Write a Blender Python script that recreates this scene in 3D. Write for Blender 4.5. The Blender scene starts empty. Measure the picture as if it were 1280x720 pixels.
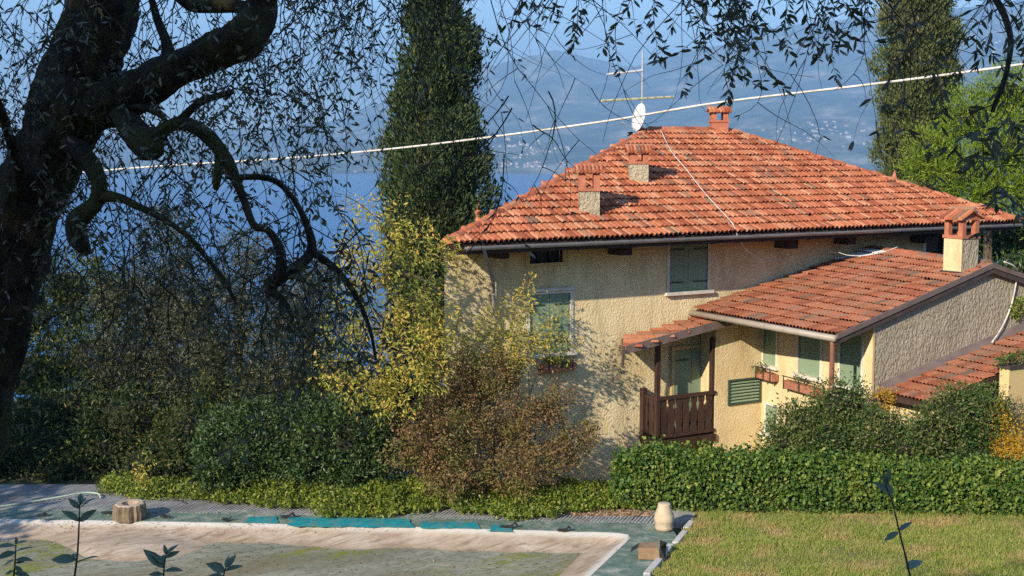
import bpy, math, random
import numpy as np
from mathutils import Vector, Matrix, noise as mnoise

sc = bpy.context.scene
col = sc.collection
rng = np.random.default_rng(7)
random.seed(7)

# ------------------------------------------------------------------ camera, world, sun, exposure
CAM_H = 8.7
FPX = 1605.0
A30 = math.radians(30)
R = np.array([math.cos(A30), -math.sin(A30), 0.0])
FH = np.array([math.sin(A30), math.cos(A30), 0.0])
TILT = math.atan(170 / FPX)
cam_d = bpy.data.cameras.new("camera")
cam = bpy.data.objects.new("camera", cam_d)
col.objects.link(cam)
cam.location = (0, 0, CAM_H)
cam.rotation_euler = (math.pi / 2 - TILT, 0, -A30)
cam_d.sensor_width = 36
cam_d.lens = 36 * FPX / 1280
cam_d.clip_start = 0.1
cam_d.clip_end = 60000
sc.camera = cam

SUN = Vector((-1.85, -0.85, 1.0)).normalized()
SUN_EL = math.asin(SUN.z)
SUN_AZ = math.atan2(SUN.x, SUN.y)
w = bpy.data.worlds.new("World")
sc.world = w
w.use_nodes = True
wn = w.node_tree.nodes
sky = wn.new("ShaderNodeTexSky")
sky.sky_type = 'NISHITA'
sky.sun_disc = False
sky.sun_elevation = SUN_EL
sky.sun_rotation = SUN_AZ
sky.altitude = 150
sky.air_density = 1.0
sky.dust_density = 0.0
sky.ozone_density = 4.2
bg = wn["Background"]
bg.inputs[1].default_value = 0.125
w.node_tree.links.new(sky.outputs[0], bg.inputs[0])

sun_d = bpy.data.lights.new("sun", 'SUN')
sun_d.energy = 5.0
sun_d.angle = math.radians(0.55)
sun_d.color = (1.0, 0.88, 0.70)
sun = bpy.data.objects.new("sun", sun_d)
sun.rotation_euler = SUN.to_track_quat('Z', 'Y').to_euler()
sun.location = (-30, -10, 40)
col.objects.link(sun)

sc.view_settings.view_transform = 'Standard'
sc.view_settings.look = 'None'
sc.view_settings.exposure = 1.08
sc.view_settings.gamma = 1.0
sc.render.engine = 'CYCLES'
sc.cycles.use_denoising = False
sc.cycles.max_bounces = 6
sc.cycles.diffuse_bounces = 3
sc.cycles.glossy_bounces = 3
sc.cycles.transmission_bounces = 3
sc.cycles.volume_bounces = 0
sc.cycles.transparent_max_bounces = 4

# ------------------------------------------------------------------ design helpers (photo pixel -> place in the world)
_FW = FH * math.cos(TILT) - np.array([0, 0, 1.0]) * math.sin(TILT)
_UP = np.array([0, 0, 1.0]) * math.cos(TILT) + FH * math.sin(TILT)
_C = np.array([0, 0, CAM_H])


def ray(x, y):
    return _FW + R * (x - 640) / FPX - _UP * (y - 360) / FPX


def at(x, y, d):
    return _C + ray(x, y) * d


def on_y(x, y, Y):
    r = ray(x, y)
    return _C + r * (Y / r[1])


def on_z(x, y, Z=0.0):
    r = ray(x, y)
    return _C + r * ((Z - CAM_H) / r[2])


def hit(x, y, p0, n):
    r = ray(x, y)
    p0 = np.array(p0, float)
    n = np.array(n, float)
    return _C + r * ((p0 - _C) @ n / (r @ n))


def W(u, v, z=0.0):
    p = FH * u + R * v
    return np.array([p[0], p[1], z])


def uv_of(p):
    return float(p[0] * FH[0] + p[1] * FH[1]), float(p[0] * R[0] + p[1] * R[1])


# ------------------------------------------------------------------ materials
def nodes_of(name):
    m = bpy.data.materials.new(name)
    m.use_nodes = True
    return m, m.node_tree.nodes, m.node_tree.links, m.node_tree.nodes["Principled BSDF"]


def ramp(nt, stops, inp=None, lk=None):
    r = nt.new("ShaderNodeValToRGB")
    els = r.color_ramp.elements
    while len(els) < len(stops):
        els.new(0.5)
    for e, (p, c) in zip(els, stops):
        e.position = p
        e.color = (*c, 1)
    if inp is not None:
        lk.new(inp, r.inputs[0])
    return r


def mix(nt, lk, a, b, f, mode='MIX'):
    m = nt.new("ShaderNodeMix")
    m.data_type = 'RGBA'
    m.blend_type = mode
    if isinstance(f, (int, float)):
        m.inputs[0].default_value = f
    else:
        lk.new(f, m.inputs[0])
    for k, v in ((6, a), (7, b)):
        if isinstance(v, tuple):
            m.inputs[k].default_value = (*v, 1)
        else:
            lk.new(v, m.inputs[k])
    return m.outputs[2]


def tex(nt, lk, scale, detail=4, rough=0.6, vec=None, kind='noise', dist=0.0):
    if kind == 'noise':
        t = nt.new("ShaderNodeTexNoise")
        t.inputs["Detail"].default_value = detail
        t.inputs["Roughness"].default_value = rough
        t.inputs["Distortion"].default_value = dist
    else:
        t = nt.new("ShaderNodeTexVoronoi")
    t.inputs["Scale"].default_value = scale
    if vec is not None:
        lk.new(vec, t.inputs["Vector"])
    return t


def coords(nt, lk, scale=(1, 1, 1), out="Object"):
    c = nt.new("ShaderNodeTexCoord")
    mp = nt.new("ShaderNodeMapping")
    mp.inputs["Scale"].default_value = scale
    lk.new(c.outputs[out], mp.inputs[0])
    return mp.outputs[0]


def surf(name, stops, scale=3.0, rough=0.85, bump=0.0, bscale=20.0, bdist=0.02, stretch=(1, 1, 1), spec=0.3,
         metal=0.0, detail=5, grime=None, gscale=0.6, rnd=0.0):
    m, nt, lk, b = nodes_of(name)
    v = coords(nt, lk, stretch)
    t = tex(nt, lk, scale, detail, 0.62, v)
    r = ramp(nt, stops, t.outputs["Fac"], lk)
    out = r.outputs[0]
    if grime:
        g = tex(nt, lk, gscale, 6, 0.7, v)
        gr = ramp(nt, [(0.48, (0, 0, 0)), (0.7, (1, 1, 1))], g.outputs["Fac"], lk)
        out = mix(nt, lk, out, grime, gr.outputs[0])
    if rnd:
        oi = nt.new("ShaderNodeObjectInfo")
        hs = nt.new("ShaderNodeHueSaturation")
        mr = nt.new("ShaderNodeMapRange")
        mr.inputs["To Min"].default_value = 1 - rnd
        mr.inputs["To Max"].default_value = 1 + rnd
        lk.new(oi.outputs["Random"], mr.inputs[0])
        lk.new(mr.outputs[0], hs.inputs["Value"])
        lk.new(out, hs.inputs["Color"])
        out = hs.outputs[0]
    lk.new(out, b.inputs["Base Color"])
    b.inputs["Roughness"].default_value = rough
    b.inputs["Specular IOR Level"].default_value = spec
    b.inputs["Metallic"].default_value = metal
    if bump:
        n2 = tex(nt, lk, bscale, 5, 0.65, v)
        bp = nt.new("ShaderNodeBump")
        bp.inputs["Strength"].default_value = bump
        bp.inputs["Distance"].default_value = bdist
        lk.new(n2.outputs["Fac"], bp.inputs["Height"])
        lk.new(bp.outputs[0], b.inputs["Normal"])
    return m


def leaf_mat(name, stops, rough=0.5, trans=0.3, spec=0.4, patch=None, pscale=0.6, tint=(1.3, 1.25, 0.6)):
    """per-leaf colour from the random island number, plus optional larger patches of another hue"""
    m, nt, lk, b = nodes_of(name)
    g = nt.new("ShaderNodeNewGeometry")
    r = ramp(nt, stops, g.outputs["Random Per Island"], lk)
    out = r.outputs[0]
    if patch:
        v = coords(nt, lk)
        t = tex(nt, lk, pscale, 3, 0.6, v)
        pr = ramp(nt, [(0.5, (0, 0, 0)), (0.66, (1, 1, 1))], t.outputs["Fac"], lk)
        r2 = ramp(nt, patch, g.outputs["Random Per Island"], lk)
        out = mix(nt, lk, out, r2.outputs[0], pr.outputs[0])
    lk.new(out, b.inputs["Base Color"])
    b.inputs["Roughness"].default_value = rough
    b.inputs["Specular IOR Level"].default_value = spec
    if trans:
        tr = nt.new("ShaderNodeBsdfTranslucent")
        tc = mix(nt, lk, out, tint, 1.0, 'MULTIPLY')
        lk.new(tc, tr.inputs["Color"])
        ms = nt.new("ShaderNodeMixShader")
        ms.inputs[0].default_value = trans
        lk.new(b.outputs[0], ms.inputs[1])
        lk.new(tr.outputs[0], ms.inputs[2])
        lk.new(ms.outputs[0], nt["Material Output"].inputs["Surface"])
    return m


def tile_mat(name, per_object, stops, grime=(0.20, 0.13, 0.085), gpos=(0.58, 0.76)):
    m, nt, lk, b = nodes_of(name)
    if per_object:
        oi = nt.new("ShaderNodeObjectInfo")
        rnd = oi.outputs["Random"]
        loc = oi.outputs["Location"]
    else:
        g = nt.new("ShaderNodeNewGeometry")
        rnd = g.outputs["Random Per Island"]
        loc = None
    r = ramp(nt, stops, rnd, lk)
    c = nt.new("ShaderNodeNewGeometry")
    t = tex(nt, lk, 1.1, 7, 0.72, c.outputs["Position"])
    gr = ramp(nt, [(gpos[0], (0, 0, 0)), (gpos[1], (1, 1, 1))], t.outputs["Fac"], lk)
    t2 = tex(nt, lk, 14.0, 4, 0.7, c.outputs["Position"])
    gr2 = ramp(nt, [(0.35, (0.72, 0.72, 0.72)), (0.7, (1.18, 1.15, 1.1))], t2.outputs["Fac"], lk)
    out = mix(nt, lk, r.outputs[0], gr2.outputs[0], 1.0, 'MULTIPLY')
    out = mix(nt, lk, out, grime, gr.outputs[0])
    mps = nt.new("ShaderNodeMapping"); mps.inputs["Scale"].default_value = (1.6, 0.22, 0.22)
    lk.new(c.outputs["Position"], mps.inputs[0])
    t3 = tex(nt, lk, 1.0, 6, 0.65, mps.outputs[0])
    st = ramp(nt, [(0.38, (0.82, 0.82, 0.80)), (0.55, (1.0, 1.0, 1.0)), (0.75, (1.1, 1.1, 1.08))], t3.outputs["Fac"], lk)
    out = mix(nt, lk, out, st.outputs[0], 1.0, 'MULTIPLY')
    t4 = tex(nt, lk, 26.0, 3, 0.6, c.outputs["Position"])
    li = ramp(nt, [(0.66, (0, 0, 0)), (0.72, (0.7, 0.7, 0.7))], t4.outputs["Fac"], lk)
    out = mix(nt, lk, out, (0.30, 0.27, 0.17), li.outputs[0])
    lk.new(out, b.inputs["Base Color"])
    b.inputs["Roughness"].default_value = 0.9
    b.inputs["Specular IOR Level"].default_value = 0.25
    bp = nt.new("ShaderNodeBump")
    bp.inputs["Strength"].default_value = 0.4
    bp.inputs["Distance"].default_value = 0.01
    lk.new(t2.outputs["Fac"], bp.inputs["Height"])
    lk.new(bp.outputs[0], b.inputs["Normal"])
    return m


def plaster(name, stops, fine=9.0, dist=0.06, strength=1.0, stain=None, tall=1.0):
    m, nt, lk, b = nodes_of(name)
    v = coords(nt, lk)
    v2 = coords(nt, lk, (1, 1, tall))
    t = tex(nt, lk, 1.6, 6, 0.65, v)
    r = ramp(nt, stops, t.outputs["Fac"], lk)
    out = r.outputs[0]
    if stain:
        vs = coords(nt, lk, (1.4, 1.4, 0.35))
        s = tex(nt, lk, 1.1, 6, 0.7, vs)
        sr = ramp(nt, [(0.46, (0, 0, 0)), (0.72, (1, 1, 1))], s.outputs["Fac"], lk)
        out = mix(nt, lk, out, stain, sr.outputs[0])
    lk.new(out, b.inputs["Base Color"])
    b.inputs["Roughness"].default_value = 0.95
    b.inputs["Specular IOR Level"].default_value = 0.1
    n1 = tex(nt, lk, fine, 3, 0.55, v2, dist=0.4)
    rr = ramp(nt, [(0.36, (0, 0, 0)), (0.62, (1, 1, 1))], n1.outputs["Fac"], lk)
    n2 = tex(nt, lk, fine * 4, 3, 0.6, v)
    ad = nt.new("ShaderNodeMath")
    ad.operation = 'MULTIPLY_ADD'
    ad.inputs[1].default_value = 0.3
    lk.new(n2.outputs["Fac"], ad.inputs[0])
    lk.new(rr.outputs[0], ad.inputs[2])
    bp = nt.new("ShaderNodeBump")
    bp.inputs["Strength"].default_value = strength
    bp.inputs["Distance"].default_value = dist
    lk.new(ad.outputs[0], bp.inputs["Height"])
    lk.new(bp.outputs[0], b.inputs["Normal"])
    return m


TILE_STOPS = [(0.0, (0.30, 0.085, 0.045)), (0.25, (0.43, 0.13, 0.06)), (0.5, (0.50, 0.165, 0.078)), (0.78, (0.57, 0.22, 0.115)), (0.93, (0.60, 0.29, 0.165)), (0.985, (0.24, 0.14, 0.095))]
TILE2_STOPS = [(0.0, (0.32, 0.10, 0.052)), (0.3, (0.42, 0.14, 0.07)), (0.6, (0.48, 0.18, 0.095)), (0.85, (0.46, 0.20, 0.115)), (0.95, (0.36, 0.19, 0.12)), (0.985, (0.22, 0.14, 0.10))]
MT = {
    'tile': tile_mat("terracotta_tile", True, TILE_STOPS),
    'tile_mass': tile_mat("terracotta_tile_mass", False, TILE_STOPS),
    'tile_old': tile_mat("weathered_tile", True, TILE2_STOPS, gpos=(0.52, 0.74)),
    'roof_bed': surf("roof_bed", [(0.3, (0.045, 0.025, 0.018)), (0.7, (0.075, 0.038, 0.026))]),  # mortar bed toned extra dark, painting in the shade of the tile gaps
    'yellow': plaster("ochre_plaster", [(0.3, (0.72, 0.57, 0.315)), (0.7, (0.82, 0.695, 0.43))], 15.0, 0.018, 0.5, (0.50, 0.39, 0.215)),
    'yellow2': plaster("ochre_plaster_annex", [(0.3, (0.67, 0.525, 0.29)), (0.7, (0.76, 0.62, 0.38))], 16.0, 0.014, 0.5, (0.50, 0.38, 0.2)),
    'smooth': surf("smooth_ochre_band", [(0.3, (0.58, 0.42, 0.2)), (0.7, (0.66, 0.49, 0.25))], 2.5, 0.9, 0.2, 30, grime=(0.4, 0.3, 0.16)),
    'grey': plaster("grey_render", [(0.3, (0.36, 0.305, 0.22)), (0.7, (0.45, 0.39, 0.29))], 13.0, 0.045, 0.8, (0.28, 0.24, 0.18), tall=0.6),
    'grey_chim': plaster("grey_chimney_render", [(0.3, (0.42, 0.36, 0.25)), (0.7, (0.52, 0.45, 0.32))], 12.0, 0.04, 0.9, (0.3, 0.26, 0.19)),
    'brick': surf("chimney_brick", [(0.3, (0.34, 0.11, 0.06)), (0.7, (0.48, 0.19, 0.11))], 6, 0.9, 0.5, 30),
    'shutter': surf("green_shutter_paint", [(0.3, (0.21, 0.285, 0.19)), (0.7, (0.24, 0.32, 0.215))], 3, 0.7, 0.0, 25, stretch=(1, 1, 0.3), rnd=0.06),
    'shutter_dark': surf("dark_green_paint", [(0.3, (0.035, 0.062, 0.042)), (0.7, (0.05, 0.085, 0.058))], 3, 0.6, 0.2, 25, stretch=(1, 1, 0.2)),
    'white': surf("white_trim", [(0.3, (0.62, 0.58, 0.5)), (0.7, (0.74, 0.71, 0.64))], 4, 0.8, 0.2, 30, grime=(0.45, 0.4, 0.32)),
    'dark_glass': surf("dark_glass", [(0.3, (0.012, 0.012, 0.012)), (0.7, (0.02, 0.018, 0.016))], 2, 0.25, spec=0.4),
    'wood': surf("dark_stained_wood", [(0.3, (0.032, 0.017, 0.012)), (0.7, (0.065, 0.032, 0.022))], 6, 0.7, 0.4, 20, stretch=(1, 1, 0.2)),
    'fascia': surf("brown_sheet_flashing", [(0.3, (0.12, 0.085, 0.075)), (0.7, (0.19, 0.14, 0.12))], 3, 0.55, 0.1, 15, spec=0.4),
    'fascia_dark': surf("dark_flashing", [(0.3, (0.05, 0.035, 0.032)), (0.7, (0.085, 0.06, 0.055))], 3, 0.55, 0.1, 15),
    'gutter': surf("grey_gutter_metal", [(0.3, (0.28, 0.235, 0.19)), (0.7, (0.38, 0.33, 0.27))], 3, 0.5, 0.1, 15, spec=0.5),
    'gutter_dark': surf("zinc_gutter", [(0.3, (0.15, 0.15, 0.16)), (0.7, (0.25, 0.245, 0.25))], 3, 0.45, 0.1, 15, spec=0.5),
    'pipe': surf("brown_downpipe", [(0.3, (0.20, 0.085, 0.06)), (0.7, (0.27, 0.12, 0.085))], 4, 0.5),
    'metal': surf("dull_metal", [(0.3, (0.4, 0.4, 0.4)), (0.7, (0.55, 0.55, 0.54))], 4, 0.4, metal=0.6),
    'iron': surf("black_iron", [(0.3, (0.02, 0.02, 0.02)), (0.7, (0.035, 0.035, 0.033))], 4, 0.6),
    'dish': surf("dish_white", [(0.3, (0.66, 0.66, 0.65)), (0.7, (0.76, 0.76, 0.75))], 4, 0.5),
    'cable_white': surf("white_cable_sleeve", [(0.35, (0.42, 0.39, 0.35)), (0.5, (0.62, 0.58, 0.53)), (0.65, (0.74, 0.70, 0.65))], 5, 0.7),
    'bark': surf("olive_bark", [(0.3, (0.015, 0.011, 0.008)), (0.5, (0.04, 0.03, 0.02)), (0.72, (0.10, 0.075, 0.05))], 16, 0.95, 1.0, 26, 0.06, stretch=(1, 1, 0.45), grime=(0.11, 0.10, 0.022), gscale=3.0),
    'twig': surf("twig_bark", [(0.3, (0.03, 0.022, 0.018)), (0.7, (0.065, 0.048, 0.04))], 9, 0.9),
    'stem': surf("shrub_stem", [(0.3, (0.06, 0.045, 0.03)), (0.7, (0.13, 0.095, 0.065))], 9, 0.9),
    'inner': surf("dark_filler_core", [(0.3, (0.012, 0.015, 0.007)), (0.7, (0.03, 0.03, 0.015))], 9, 0.95, 0.8, 12, 0.05),  # for filler cores: shade inside the foliage put into a dark colour
    'terracotta': surf("terracotta_pot", [(0.3, (0.30, 0.12, 0.07)), (0.7, (0.42, 0.19, 0.12))], 5, 0.85, 0.2, 30),
}

# ------------------------------------------------------------------ object helpers
def tag(o, label=None, cat=None, group=None, kind=None):
    if label: o['label'] = label
    if cat: o['category'] = cat
    if group: o['group'] = group
    if kind: o['kind'] = kind
    return o


def empty(name, loc, label, cat, group=None):
    o = bpy.data.objects.new(name, None)
    o.empty_display_size = 0.3
    o.location = Vector([float(x) for x in loc])
    col.objects.link(o)
    return tag(o, label, cat, group)


def world_origin(o):
    v = Vector((0, 0, 0))
    while o is not None:
        v += o.location
        o = o.parent
    return v


def link_mesh(name, me, parent=None, origin=(0, 0, 0)):
    o = bpy.data.objects.new(name, me)
    col.objects.link(o)
    if parent is not None:
        o.parent = parent
    else:
        o.location = Vector([float(x) for x in origin])
    return o


def np_mesh(name, V, faces_flat, sizes, mats, parent=None, origin=(0, 0, 0), midx=None, smooth=False):
    V = np.asarray(V, np.float32)
    org = np.array(world_origin(parent)) if parent is not None else np.array([float(x) for x in origin])
    V = V - org.astype(np.float32)
    me = bpy.data.meshes.new(name)
    me.vertices.add(len(V))
    me.vertices.foreach_set("co", V.ravel())
    faces_flat = np.asarray(faces_flat, np.int32)
    sizes = np.asarray(sizes, np.int32)
    me.loops.add(len(faces_flat))
    me.loops.foreach_set("vertex_index", faces_flat)
    me.polygons.add(len(sizes))
    starts = np.concatenate([[0], np.cumsum(sizes)[:-1]]).astype(np.int32)
    me.polygons.foreach_set("loop_start", starts)
    if midx is not None:
        me.polygons.foreach_set("material_index", np.asarray(midx, np.int32))
    me.polygons.foreach_set("use_smooth", np.full(len(sizes), bool(smooth)))
    for m in (mats if isinstance(mats, (list, tuple)) else [mats]):
        me.materials.append(m)
    me.update(calc_edges=True)
    return link_mesh(name, me, parent, origin)


class MB:
    def __init__(s):
        s.v = []; s.f = []; s.m = []

    def add(s, vs, fs, mi=0):
        b = len(s.v)
        s.v.extend([tuple(float(c) for c in p) for p in vs])
        for f in fs:
            s.f.append([i + b for i in f]); s.m.append(mi)

    def hexa(s, p, mi=0):
        s.add(p, [(0, 3, 2, 1), (4, 5, 6, 7), (0, 1, 5, 4), (1, 2, 6, 5), (2, 3, 7, 6), (3, 0, 4, 7)], mi)

    def box(s, x0, x1, y0, y1, z0, z1, mi=0):
        s.hexa([(x0, y0, z0), (x1, y0, z0), (x1, y1, z0), (x0, y1, z0), (x0, y0, z1), (x1, y0, z1), (x1, y1, z1), (x0, y1, z1)], mi)

    def fbox(s, fr, s0, s1, z0, z1, o0, o1, mi=0):
        P = fr.P
        s.hexa([P(s0, z0, o1), P(s1, z0, o1), P(s1, z0, o0), P(s0, z0, o0), P(s0, z1, o1), P(s1, z1, o1), P(s1, z1, o0), P(s0, z1, o0)], mi)

    def tube(s, pts, rad, sides=8, mi=0, cap=True, wob=0.0):
        pts = [np.array(p, float) for p in pts]
        n = len(pts)
        if isinstance(rad, (int, float)):
            rad = [rad] * n
        rings = []
        up = None
        for i in range(n):
            t = pts[min(i + 1, n - 1)] - pts[max(i - 1, 0)]
            t = t / (np.linalg.norm(t) + 1e-9)
            if up is None:
                a = np.array([0, 0, 1.0]) if abs(t[2]) < 0.9 else np.array([1.0, 0, 0])
                up = np.cross(t, np.cross(a, t))
            up = up - t * (up @ t)
            up /= np.linalg.norm(up) + 1e-9
            sd = np.cross(t, up)
            ring = []
            for k in range(sides):
                a = 2 * math.pi * k / sides
                rr = rad[i]
                if wob:
                    q = pts[i] * 2.3 + np.array([math.cos(a), math.sin(a), 0]) * 1.7
                    rr *= 1 + wob * mnoise.noise(Vector(q)) + wob * 0.6 * mnoise.noise(Vector(q * 3.1)) + wob * 0.35 * mnoise.noise(Vector(q * 9.0))
                ring.append(pts[i] + (up * math.cos(a) + sd * math.sin(a)) * rr)
            rings.append(ring)
        fs = []
        for i in range(n - 1):
            for k in range(sides):
                a, b2 = i * sides + k, i * sides + (k + 1) % sides
                fs.append((a, b2, b2 + sides, a + sides))
        if cap:
            fs.append(tuple(range(sides - 1, -1, -1)))
            fs.append(tuple((n - 1) * sides + k for k in range(sides)))
        s.add([p for r in rings for p in r], fs, mi)

    def lathe(s, c, prof, sides=16, mi=0, wob=0.0):
        vs = []
        for i, (r, z) in enumerate(prof):
            for k in range(sides):
                a = 2 * math.pi * k / sides
                rr = r * (1 + (wob * (random.random() - 0.5) if wob else 0))
                vs.append((c[0] + rr * math.cos(a), c[1] + rr * math.sin(a), c[2] + z))
        fs = []
        for i in range(len(prof) - 1):
            for k in range(sides):
                a, b2 = i * sides + k, i * sides + (k + 1) % sides
                fs.append((a, b2, b2 + sides, a + sides))
        fs.append(tuple((len(prof) - 1) * sides + k for k in range(sides)))
        s.add(vs, fs, mi)

    def build(s, name, mats, parent=None, origin=(0, 0, 0), smooth=False):
        flat = [i for f in s.f for i in f]
        return np_mesh(name, s.v, flat, [len(f) for f in s.f], mats, parent, origin, s.m, smooth)


def spline(pts, n):
    """Catmull-Rom through rows of any dimension"""
    P = [np.array(p, float) for p in pts]
    P = [2 * P[0] - P[1]] + P + [2 * P[-1] - P[-2]]
    out = []
    for i in range(1, len(P) - 2):
        for k in range(n):
            t = k / n
            a, b, c, d = P[i - 1], P[i], P[i + 1], P[i + 2]
            out.append(0.5 * (2 * b + (c - a) * t + (2 * a - 5 * b + 4 * c - d) * t * t + (3 * b - a - 3 * c + d) * t ** 3))
    out.append(P[-2])
    return out


class Frame:
    def __init__(s, p0, p1):
        s.p0 = np.array([p0[0], p0[1]], float)
        d = np.array([p1[0] - p0[0], p1[1] - p0[1]], float)
        s.len = float(np.linalg.norm(d))
        s.e = d / s.len
        s.n = np.array([s.e[1], -s.e[0]])

    def P(s, a, z, o=0.0):
        q = s.p0 + s.e * a + s.n * o
        return (q[0], q[1], z)

    def px(s, x, y):
        p = hit(x, y, (s.p0[0], s.p0[1], 0), (s.n[0], s.n[1], 0))
        return float((p[:2] - s.p0) @ s.e), float(p[2])


def wall_with_holes(fr, s0, s1, z0, z1, holes, depth=0.2):
    """front skin with rectangular openings and their reveals"""
    mb = MB()
    ss = sorted({s0, s1, *[h[0] for h in holes], *[h[1] for h in holes]})
    zs = sorted({z0, z1, *[h[2] for h in holes], *[h[3] for h in holes]})
    for i in range(len(ss) - 1):
        for k in range(len(zs) - 1):
            cs, cz = (ss[i] + ss[i + 1]) / 2, (zs[k] + zs[k + 1]) / 2
            if any(h[0] < cs < h[1] and h[2] < cz < h[3] for h in holes):
                continue
            mb.add([fr.P(ss[i], zs[k]), fr.P(ss[i + 1], zs[k]), fr.P(ss[i + 1], zs[k + 1]), fr.P(ss[i], zs[k + 1])], [(0, 1, 2, 3)])
    for a, b, c, d in holes:
        q = [(a, c), (b, c), (b, d), (a, d)]
        for i in range(4):
            (a0, c0), (a1, c1) = q[i], q[(i + 1) % 4]
            mb.add([fr.P(a0, c0), fr.P(a1, c1), fr.P(a1, c1, -depth), fr.P(a0, c0, -depth)], [(0, 1, 2, 3)])
    return mb


# leaves -----------------------------------------------------------
def unit(a):
    return a / (np.linalg.norm(a, axis=-1, keepdims=True) + 1e-9)


def leaf_arrays(P, D, L, Wd, fold=0.18, flat=0.0):
    """kite-shaped two-triangle leaves: P base points, D directions, L lengths, Wd widths"""
    n = len(P)
    D = unit(D)
    rnd = rng.normal(size=(n, 3))
    if flat:
        rnd = rnd * (1 - flat) + np.array([0, 0, 1.0]) * flat * 3
    S = unit(np.cross(D, rnd))
    N = np.cross(S, D)
    L = np.broadcast_to(L, (n,))[:, None]
    Wd = np.broadcast_to(Wd, (n,))[:, None]
    mid = P + D * L * 0.45
    V = np.stack([P, mid + S * Wd * 0.5 + N * Wd * fold, P + D * L, mid - S * Wd * 0.5 + N * Wd * fold], 1)
    return V.reshape(-1, 3)


def leaf_arrays6(P, D, L, Wd, fold=0.14):
    """six-cornered lance-shaped leaves"""
    n = len(P)
    D = unit(D)
    S = unit(np.cross(D, rng.normal(size=(n, 3))))
    N = np.cross(S, D)
    L = np.broadcast_to(L, (n,))[:, None]
    Wd = np.broadcast_to(Wd, (n,))[:, None]
    a = P + D * L * 0.28 + N * Wd * fold
    b = P + D * L * 0.72 + N * Wd * fold * 0.4
    V = np.stack([P, a + S * Wd * 0.46, b + S * Wd * 0.42, P + D * L, b - S * Wd * 0.42, a - S * Wd * 0.46], 1)
    return V.reshape(-1, 3)


def leaf_obj6(name, V, mats, parent=None):
    n = len(V) // 6
    b = np.arange(n)[:, None] * 6
    F = (b + np.array([0, 1, 5, 1, 2, 4, 1, 4, 5, 2, 3, 4])).ravel()
    return np_mesh(name, V, F, np.full(n * 4, 3), mats, parent)


def leaf_obj(name, V, mats, parent=None, origin=(0, 0, 0), split=True):
    n = len(V) // 4
    b = np.arange(n)[:, None] * 4
    F = (b + np.array([0, 1, 2, 0, 2, 3])).ravel()
    return np_mesh(name, V, F, np.full(n * 2, 3), mats, parent, origin)


def blob_points(blobs, n, per, clr, shell=0.72, front=0.0, lump=0.25):
    """clustered points through a set of ellipsoids; blobs = (centre, (rx, ry, rz)); returns points and outward directions"""
    area = np.array([(b[1][0] * b[1][1] + b[1][1] * b[1][2] + b[1][0] * b[1][2]) for b in blobs])
    idx = rng.choice(len(blobs), n, p=area / area.sum())
    C = np.array([b[0] for b in blobs], float)[idx]
    Rr = np.array([b[1] for b in blobs], float)[idx]
    U = unit(rng.normal(size=(n, 3)))
    if front:
        f = unit(-C[:, :2] + 0.0)
        d = (U[:, :2] * f).sum(1)
        flip = (d < 0) & (rng.random(n) < front)
        U[flip, :2] -= 2 * d[flip][:, None] * f[flip]
    rad = shell + (1 - shell) * rng.random(n) ** 0.5
    lmp = np.array([mnoise.noise(Vector((c + u * r) * 0.9)) for c, u, r in zip(C, U, Rr)])
    rad = rad * (1 + lump * lmp)
    Q = C + U * Rr * rad[:, None]
    P = np.repeat(Q, per, 0) + rng.normal(size=(n * per, 3)) * clr
    O = np.repeat(unit(U / Rr), per, 0)
    return P, O


def crown(name, parent, mats, blobs, n, per, clr, L, Wd, shell=0.72, front=0.6, out=0.7, up=0.2, droop=0.0, lump=0.25, flat=0.0, zmin=None, kind=None):
    P, O = blob_points(blobs, n, per, clr, shell, front, lump)
    if zmin is not None:
        P = P.copy(); k = P[:, 2] > zmin
        P, O = P[k], O[k]
    m = len(P)
    D = O * out + rng.normal(size=(m, 3)) * 0.75 + np.array([0, 0, up - droop])
    Ls = L * (0.5 + 1.0 * rng.random(m))
    Ws = Wd * (0.7 + 0.6 * rng.random(m))
    o = leaf_obj(name, leaf_arrays(P, D, Ls, Ws, flat=flat), mats, parent)
    return o


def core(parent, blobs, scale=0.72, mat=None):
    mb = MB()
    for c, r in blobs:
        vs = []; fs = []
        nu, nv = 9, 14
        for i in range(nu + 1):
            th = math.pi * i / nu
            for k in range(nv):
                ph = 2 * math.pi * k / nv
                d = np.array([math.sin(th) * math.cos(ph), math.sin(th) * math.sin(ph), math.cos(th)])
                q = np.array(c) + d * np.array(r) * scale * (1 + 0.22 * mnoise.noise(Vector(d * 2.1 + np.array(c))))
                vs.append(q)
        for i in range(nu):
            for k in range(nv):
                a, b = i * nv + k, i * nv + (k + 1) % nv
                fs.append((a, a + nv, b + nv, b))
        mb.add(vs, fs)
    return mb.build("dark_filler_core", mat or MT['inner'], parent)  # added filler against see-through, dark colour stands for shade inside the crown


def stems(parent, base, tips, r0, mat=None, name="stem", sides=5):
    for t in tips:
        b = np.array(base) + rng.normal(size=3) * np.array([0.15, 0.15, 0])
        m1 = b * 0.6 + np.array(t) * 0.4 + rng.normal(size=3) * 0.12
        mb = MB()
        pts = spline([b, m1, t], 4)
        mb.tube(pts, [r0 * (1 - 0.8 * i / (len(pts) - 1)) for i in range(len(pts))], sides)
        mb.build(name, mat or MT['stem'], parent)


def ell(x, y, d, rx_px, ry_px, rd):
    """ellipsoid centred on a photo pixel at distance d"""
    c = at(x, y, d)
    k = d / FPX
    rx, rz = rx_px * k, ry_px * k
    return (c, (rx * 0.9 + rd * 0.1, rd * 0.9 + rx * 0.1, rz))


# ------------------------------------------------------------------ terrain, lake, hills
RIM = [W(30.4, -24.0), W(29.77, -12.17), W(29.31, -4.5), W(28.62, 2.75), W(25.72, 1.57), W(20.0, -0.75), W(14.5, -3.0)]
RIM_FRONT = [W(14.5, -24.0)]
POOL = RIM + RIM_FRONT


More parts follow.
